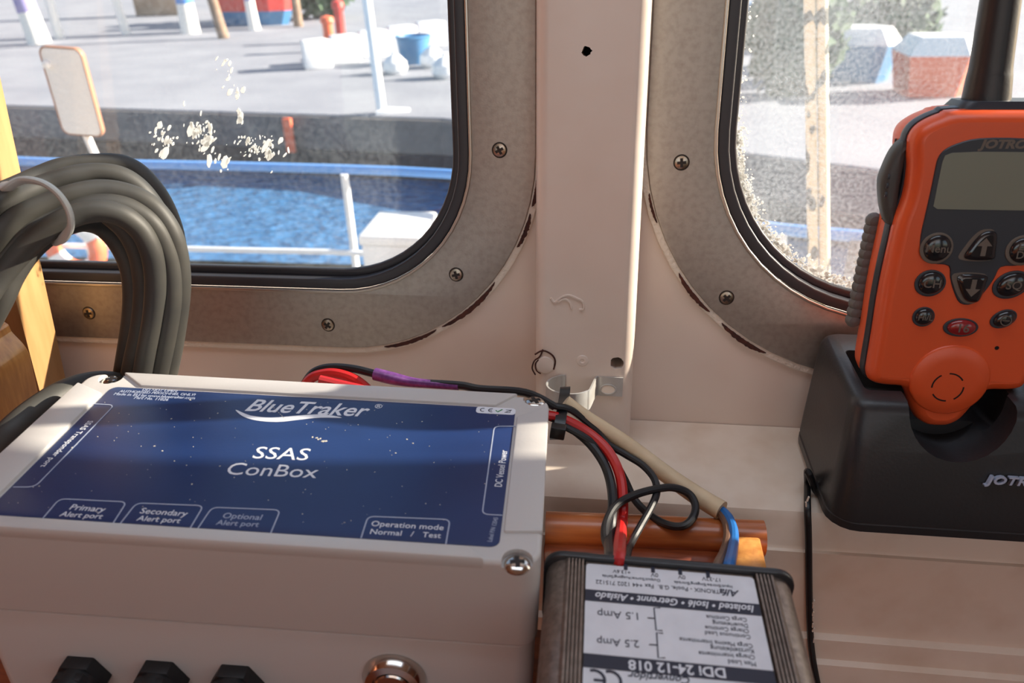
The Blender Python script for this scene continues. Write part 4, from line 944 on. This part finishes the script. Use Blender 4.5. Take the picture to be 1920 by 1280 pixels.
# mirror on its own post, left
mp = PY(139, 172, 1.35)
mr = empty('deck_mirror', T(*mp), 'white rounded panel with a brown rim on a short white pole, outside the left window', 'panel')
mr.rotation_euler = (0.10, 0.07, 0.0)
hw, hh = .052, .105
link('panel', plate([rrect(-hw, -hh, hw, hh, .018)], .012, .003), 'white_gel', mr, Matrix.Rotation(math.pi / 2, 4, 'X'))
link('rim', plate([rrect(-hw - .003, -hh - .003, hw + .003, hh + .003, .020), rrect(-hw + .001, -hh + .001, hw - .001, hh - .001, .017)], .016, .003, -.003), 'mirror_rim', mr, Matrix.Rotation(math.pi / 2, 4, 'X'))
link('knob', lathe([(.009, 0), (.010, .008), (.006, .012), (0, .013)]), 'white_gel', mr, T(-.040, -.012, .066) @ FR)
link('pole', tube([(.0, .0, -hh), (.02, .0, -hh - .12), (.05, .0, DECK_Z - .02 - mp[2])], .010, 12, 1), 'rail_white', mr)
# life ring hanging on the rail
lp = PY(140, 462, 2.42)
lr = empty('life_ring', T(*lp), 'orange life ring with white bands hung on the ship rail at the left', 'life ring')
def torus(R, r, n=36, m_=12, a0=0, a1=360):
    return tube([(R * math.cos(math.radians(a0 + (a1 - a0) * k / n)), 0, R * math.sin(math.radians(a0 + (a1 - a0) * k / n))) for k in range(n if a1 - a0 == 360 else n + 1)], r, m_, 1, a1 - a0 == 360)
link('ring', torus(.105, .036), 'orange_plastic', lr)
for a in (20, 110, 200, 290): link('band', torus(.105, .0375, 6, 12, a, a + 34), 'white_gel', lr)
# white locker on deck
bp_ = PY(745, 418, 2.25)
lk = empty('deck_locker', T(bp_[0], 2.25, DECK_Z - .02), 'white plastic deck locker with a flat lid below the rail', 'locker')
hL = bp_[2] - DECK_Z
link('case', box(-.105, -.14, 0, .115, .14, hL - .02, .012), 'white_gel', lk); link('lid', box(-.112, -.147, hL - .02, .122, .147, hL + .02, .010), 'white_gel', lk)
# information board on the rail, right
pp = PY(1640, 482, 1.78)
pc = empty('notice_board', T(*pp), 'small dark notice board with gold lettering on the rail, right window', 'sign')
link('board', box(-.078, -.006, -.062, .10, .006, .050, .003), 'placard', pc)
FRm = Matrix(((1, 0, 0, 0), (0, 0, -1, 0), (0, 1, 0, 0), (0, 0, 0, 1)))
for k, (st, w) in enumerate((('MAXIMUM', .05), ('LOAD 4 PERSONS', .11), ('KEEP GATE SHUT', .11), ('AT SEA', .07))):
    fit_text(st, (-.055 + (.04 if k == 0 else 0), 0), (-.055 + (.04 if k == 0 else 0) + w, 0), pc, 'placard_text', 0.0065).matrix_local = T(-.055 + (.04 if k == 0 else 0), -.0063, .030 - k * .022) @ FRm
# pair of halyards in front of the right window
for k, (pa_, pb2, lb) in enumerate((((1517, -40), (1525, 545), 'left strand of the flecked white rope pair outside the right window'), ((1541, -40), (1547, 548), 'right strand of the flecked white rope pair outside the right window'))):
    A_, B_ = np.array(PY(*pa_, .62)), np.array(PY(*pb2, .55)); d2 = (B_ - A_); d2 = d2 / np.linalg.norm(d2)
    L_ = [A_ - d2 * 0.5, A_, (A_ + B_) / 2, B_, B_ + d2 * ((B_[2] - DECK_Z) / -d2[2])]
    o = link('rope', tube([Vector(p) for p in L_], .0072, 12, 6), 'rope'); tag(o, lb, 'rope', 'white ropes outside the right window')

# ------------------------------------------------------------------ outside: water, quay and what stands on it
WZ, QZ = -1.9, -1.0
o = link('water', box(-60, 2.0, WZ - 0.05, 60, 14.6, WZ), 'water', smooth=False); tag(o, kind='structure')
E_ = [PZ(px, py, QZ) for px, py in ((-700, 176), (0, 196), (830, 221), (1420, 288), (1760, 330))]
def qy(x):
    for a_, b_ in zip(E_, E_[1:]):
        if x < b_[0] or b_ is E_[-1]: return a_[1] + (b_[1] - a_[1]) * (x - a_[0]) / (b_[0] - a_[0])
EX = [E_[0][0] - 30] + [p[0] for p in E_[1:-1]] + [12.0]
quay = prism([(x, qy(x)) for x in EX] + [(60, 120), (-70, 120)], QZ - 1.6, QZ)
o = link('quay', quay, 'quay_concrete', smooth=False); tag(o, kind='structure')
qw = prism([(x, qy(x) - .08) for x in EX] + [(x, qy(x) - .001) for x in EX[::-1]], QZ - 1.6, QZ - .03)
o = link('quay_face', qw, 'quay_wall', smooth=False); tag(o, kind='structure')
tb = prism([(x, qy(x) - .14) for x in EX] + [(x, qy(x) - .081) for x in EX[::-1]], QZ - 1.6, QZ - .52)
o = link('quay_rubbing_band', tb, 'tide_dark', smooth=False); tag(o, kind='structure')
def ground(px, py): return PZ(px, py, QZ)
# orange fender boards on the quay face
def fender(px, py0, py1, lb):
    g = PZ(px, 215, QZ); x = g[0]; y = qy(x) - .19
    t0 = PY(px, py0, y - .04)[2]; t1 = PY(px, py1, y - .04)[2]
    o_ = link('fender_board', box(x - .07, y - .04, t1, x + .07, y + .03, t0, .02), 'orange_plastic'); tag(o_, lb, 'fender')
fender(541, 222, 287, 'orange fender strip on the dark quay wall, left window')
fender(1618, 262, 318, 'orange fender strip on the dark quay wall, right window')
# trees with painted trunks
def tree(px, py, rpx, lean, coat, lb, hi=6.5):
    g = ground(px, py); dist = math.hypot(g[0] - CAM[0], g[1] - CAM[1]); r = rpx * dist / FPX
    t = empty('tree', T(*g), lb, 'tree', 'trees along the far side of the quay')
    def at(h): return (lean * h, 0.0, h)
    link('trunk', tube([at(h) for h in (0, 1.0, 2.2, 3.6, hi)], [r * 1.15, r, r * .92, r * .85, r * .7], 14, 4), 'trunk', t)
    if coat:
        link('paint_band', tube([at(h) for h in (-.0, .35, .8)], [r * 1.19, r * 1.1, r * 1.03], 14, 3), 'trunk_white', t)
        link('paint_band', tube([at(h) for h in (.8, 1.4, 2.6)], [r * 1.04, r * 1.02, r * .96], 14, 3), coat, t)
    bm = bmesh.new(); rn = random.Random(px)
    for k in range(260):
        d = Vector((rn.gauss(0, 1), rn.gauss(0, 1), rn.gauss(0, .7))).normalized() * rn.uniform(.2, .6); c = Vector(at(hi + .9)) + d
        a1 = Vector((rn.gauss(0, 1), rn.gauss(0, 1), rn.gauss(0, 1))).normalized() * .22; b1 = a1.orthogonal().normalized() * .16
        bm.faces.new([bm.verts.new(c + q) for q in (a1, b1, -a1, -b1)])
    o_ = link('foliage', bm_mesh(bm), 'leaf', t, smooth=False); o_['kind'] = 'stuff'
tree(75, 82, 14, -.10, 'trunk_violet', 'tree with a violet painted trunk behind the white panel, far left')
tree(112, 72, 6, -.02, 'trunk_white', 'slender white painted tree trunk right of the violet trunk')
tree(238, 66, 6, -.10, 'trunk_white', 'slim white leaning tree trunk above the white panel')
tree(358, 62, 13, .0, 'trunk_blue', 'tree with a bright blue and white painted trunk')
tree(420, 72, 8, -.14, None, 'bare brown leaning tree trunk left of the red boat')
tree(478, 56, 8, -.04, 'trunk_violet', 'tree with a violet and white trunk in front of the red boat')
tree(560, 50, 7, .0, None, 'grey brown tree trunk right of the red boat')
# red boat ashore
g = ground(484, 46)
bt = empty('red_boat', T(*g), 'small red boat with a blue bottom standing ashore on the quay', 'boat')
bw = 66 * math.hypot(g[0], g[1]) / FPX
def hull(z0, z1, k0, k1, w0, w1): return loft([[(x * bw * k, y * w, z) for x, y in ((-1, -.5), (.55, -.5), (.9, -.28), (1.05, 0), (.9, .28), (.55, .5), (-1, .5))] for z, k, w in ((z0, k0, w0), (z1, k1, w1))])
link('bottom', hull(0, .42, .78, .94, .7, 1.0), 'boat_blue', bt, smooth=False); link('topsides', hull(.42, .95, .94, 1.02, 1.0, 1.15), 'boat_red', bt, smooth=False)
link('wheelhouse', box(bw * .0, -.3, .95, bw * .35, .3, 1.9, .03), 'boat_red', bt)
# hedge, sandy wall at the back
def bush(px, py, w, h, lb, n=420, name='shrub', grp=None):
    g_ = ground(px, py); rn = random.Random(px + 1); bm = bmesh.new()
    for k in range(n):
        d = Vector((rn.gauss(0, 1), rn.gauss(0, 1), rn.gauss(0, 1))).normalized(); rr = rn.uniform(.6, 1) ; c = Vector((d.x * w * rr, d.y * w * .6 * rr, h * .5 + d.z * h * .5 * rr))
        s_ = h * .12; a1 = Vector((rn.gauss(0, 1), rn.gauss(0, 1), rn.gauss(0, 1))).normalized() * s_; b1 = a1.orthogonal().normalized() * s_ * .7
        bm.faces.new([bm.verts.new(c + q) for q in (a1, b1, -a1, -b1)])
    sh_ = empty(name, T(*g_), lb, 'shrub', grp)
    o_ = link('foliage', bm_mesh(bm), 'leaf', sh_, smooth=False); o_['kind'] = 'stuff'
    link('stem', tube([(0, 0, 0), (.02, 0, h * .6)], h * .04, 8, 1), 'trunk', sh_)
bush(606, 34, 1.5, 2.6, 'green shrub at the top of the left window, behind the red posts')
bush(1478, 178, .75, 1.7, 'dark green shrub beside the ropes in the right window')
bush(1655, 120, .9, 1.4, 'greyish green shrub right of the ropes, far back')
g0, g1 = ground(255, 30), ground(345, 30)
o = link('garden_wall', box(g0[0], g0[1], QZ, g1[0], g0[1] + .3, QZ + 2.2, .02), 'sand_wall'); tag(o, 'pale sandy wall segment behind the trees, top of the left window', 'wall')
# white lamp post with a triangular foot at the quay edge
g = ground(716, 212)
lpost = empty('lamp_post', T(*g), 'thin white lamp post with a triangular foot at the quay edge', 'post')
link('pole', tube([(0, 0, 0), (-.08, 0, 2.2), (-.16, 0, 5.0)], [.075, .065, .05], 12, 1), 'white_gel', lpost)
link('foot', prism([(-.05, -.16), (.42, .10), (.05, .16)], 0, .06, .01), 'white_gel', lpost)
link('flood_light', box(-.02, -.10, 2.35, .22, .10, 2.75, .03), 'white_gel', lpost)
# row of white barrier blocks
for k in range(5):
    t0 = k / 5; px = 572 + 265 * t0 + 26; py = 130 - 52 * t0 - 3
    g_ = ground(px, py); d_g = math.hypot(g_[0], g_[1]); L_ = 54 * d_g / FPX
    o = link('barrier_block', prism([(-L_ / 2, -.22), (L_ / 2 - .04, -.22), (L_ / 2 - .08, .22), (-L_ / 2 + .04, .22)], 0, .55, .04), 'white_gel', None, T(*g_) @ Matrix.Rotation(.55, 4, 'Z'))
    tag(o, ('nearest of the white barrier blocks, at the left end of the row', 'second white barrier block from the left end, below the red posts', 'middle white barrier block of the row, behind the lamp post', 'fourth white barrier block from the left end', 'rightmost and farthest white barrier block of the row')[k], 'barrier', 'white barrier blocks on the quay')
# red bollards
for px, py, h, mt_, lb in ((620, 96, .75, 'orange_plastic', 'shorter orange bollard on the quay, left of the red one'), (641, 78, .95, 'red_post', 'taller red bollard on the quay behind the white blocks')):
    g_ = ground(px, py); o = link('bollard', lathe([(.17, 0), (.17, .06), (.12, .1), (.12, h * .8), (.16, h * .86), (.14, h), (0, h + .04)], 16), mt_, None, T(*g_)); tag(o, lb, 'bollard')
# tubs and bags by the blocks
g_ = ground(778, 118); t = empty('blue_tub', T(*g_), 'blue plastic tub on the quay right of the lamp post', 'tub')
link('tub', lathe([(.28, 0), (.36, .5), (.39, .52), (.36, .55), (.33, .5), (.25, .06), (0, .05)], 20), 'boat_blue', t)
for px, py, r, lb in ((742, 138, .24, 'round white sack beside the blue tub, on its left'), (812, 126, .26, 'white sack right of the blue tub'), (836, 146, .26, 'white sack nearest the edge of the left window')):
    g_ = ground(px, py); o = link('sack', lathe([(r * .7, 0), (r, r * .35), (r * .95, r * .9), (r * .5, r * 1.35), (r * .2, r * 1.5), (r * .3, r * 1.7), (0, r * 1.7)], 18), 'white_gel', None, T(*g_)); tag(o, lb, 'sack', 'white sacks on the quay')
# small boats ashore seen through the salty right window
def skiff(px, py, wpx, m1, m2, lb, name='skiff'):
    g_ = ground(px, py); w_ = wpx * math.hypot(g_[0], g_[1]) / FPX / 2
    t = empty(name, T(*g_), lb, 'boat')
    def H_(z0, z1, k0, k1): return loft([[(x * w_ * k, y * .9 * k, z) for x, y in ((-1, -.5), (.5, -.5), (.85, -.26), (1.05, 0), (.85, .26), (.5, .5), (-1, .5))] for z, k in ((z0, k0), (z1, k1))])
    link('hull', H_(0, .6, .8, 1.0), m1, t, smooth=False); link('cover', H_(.6, .85, 1.02, .7), m2, t, smooth=False)
skiff(1430, 80, 90, 'white_gel', 'boat_blue', 'white skiff with a blue cover left of the ropes, right window')
skiff(1600, 150, 130, 'boat_blue', 'white_gel', 'blue skiff with a white cover right of the ropes')
skiff(1745, 175, 120, 'orange_plastic', 'white_gel', 'orange rescue skiff with a white cover behind the antenna', 'rescue_skiff')
skiff(1590, 92, 110, 'white_gel', 'deck_paint', 'far white skiff with a grey cover above the blue skiff')
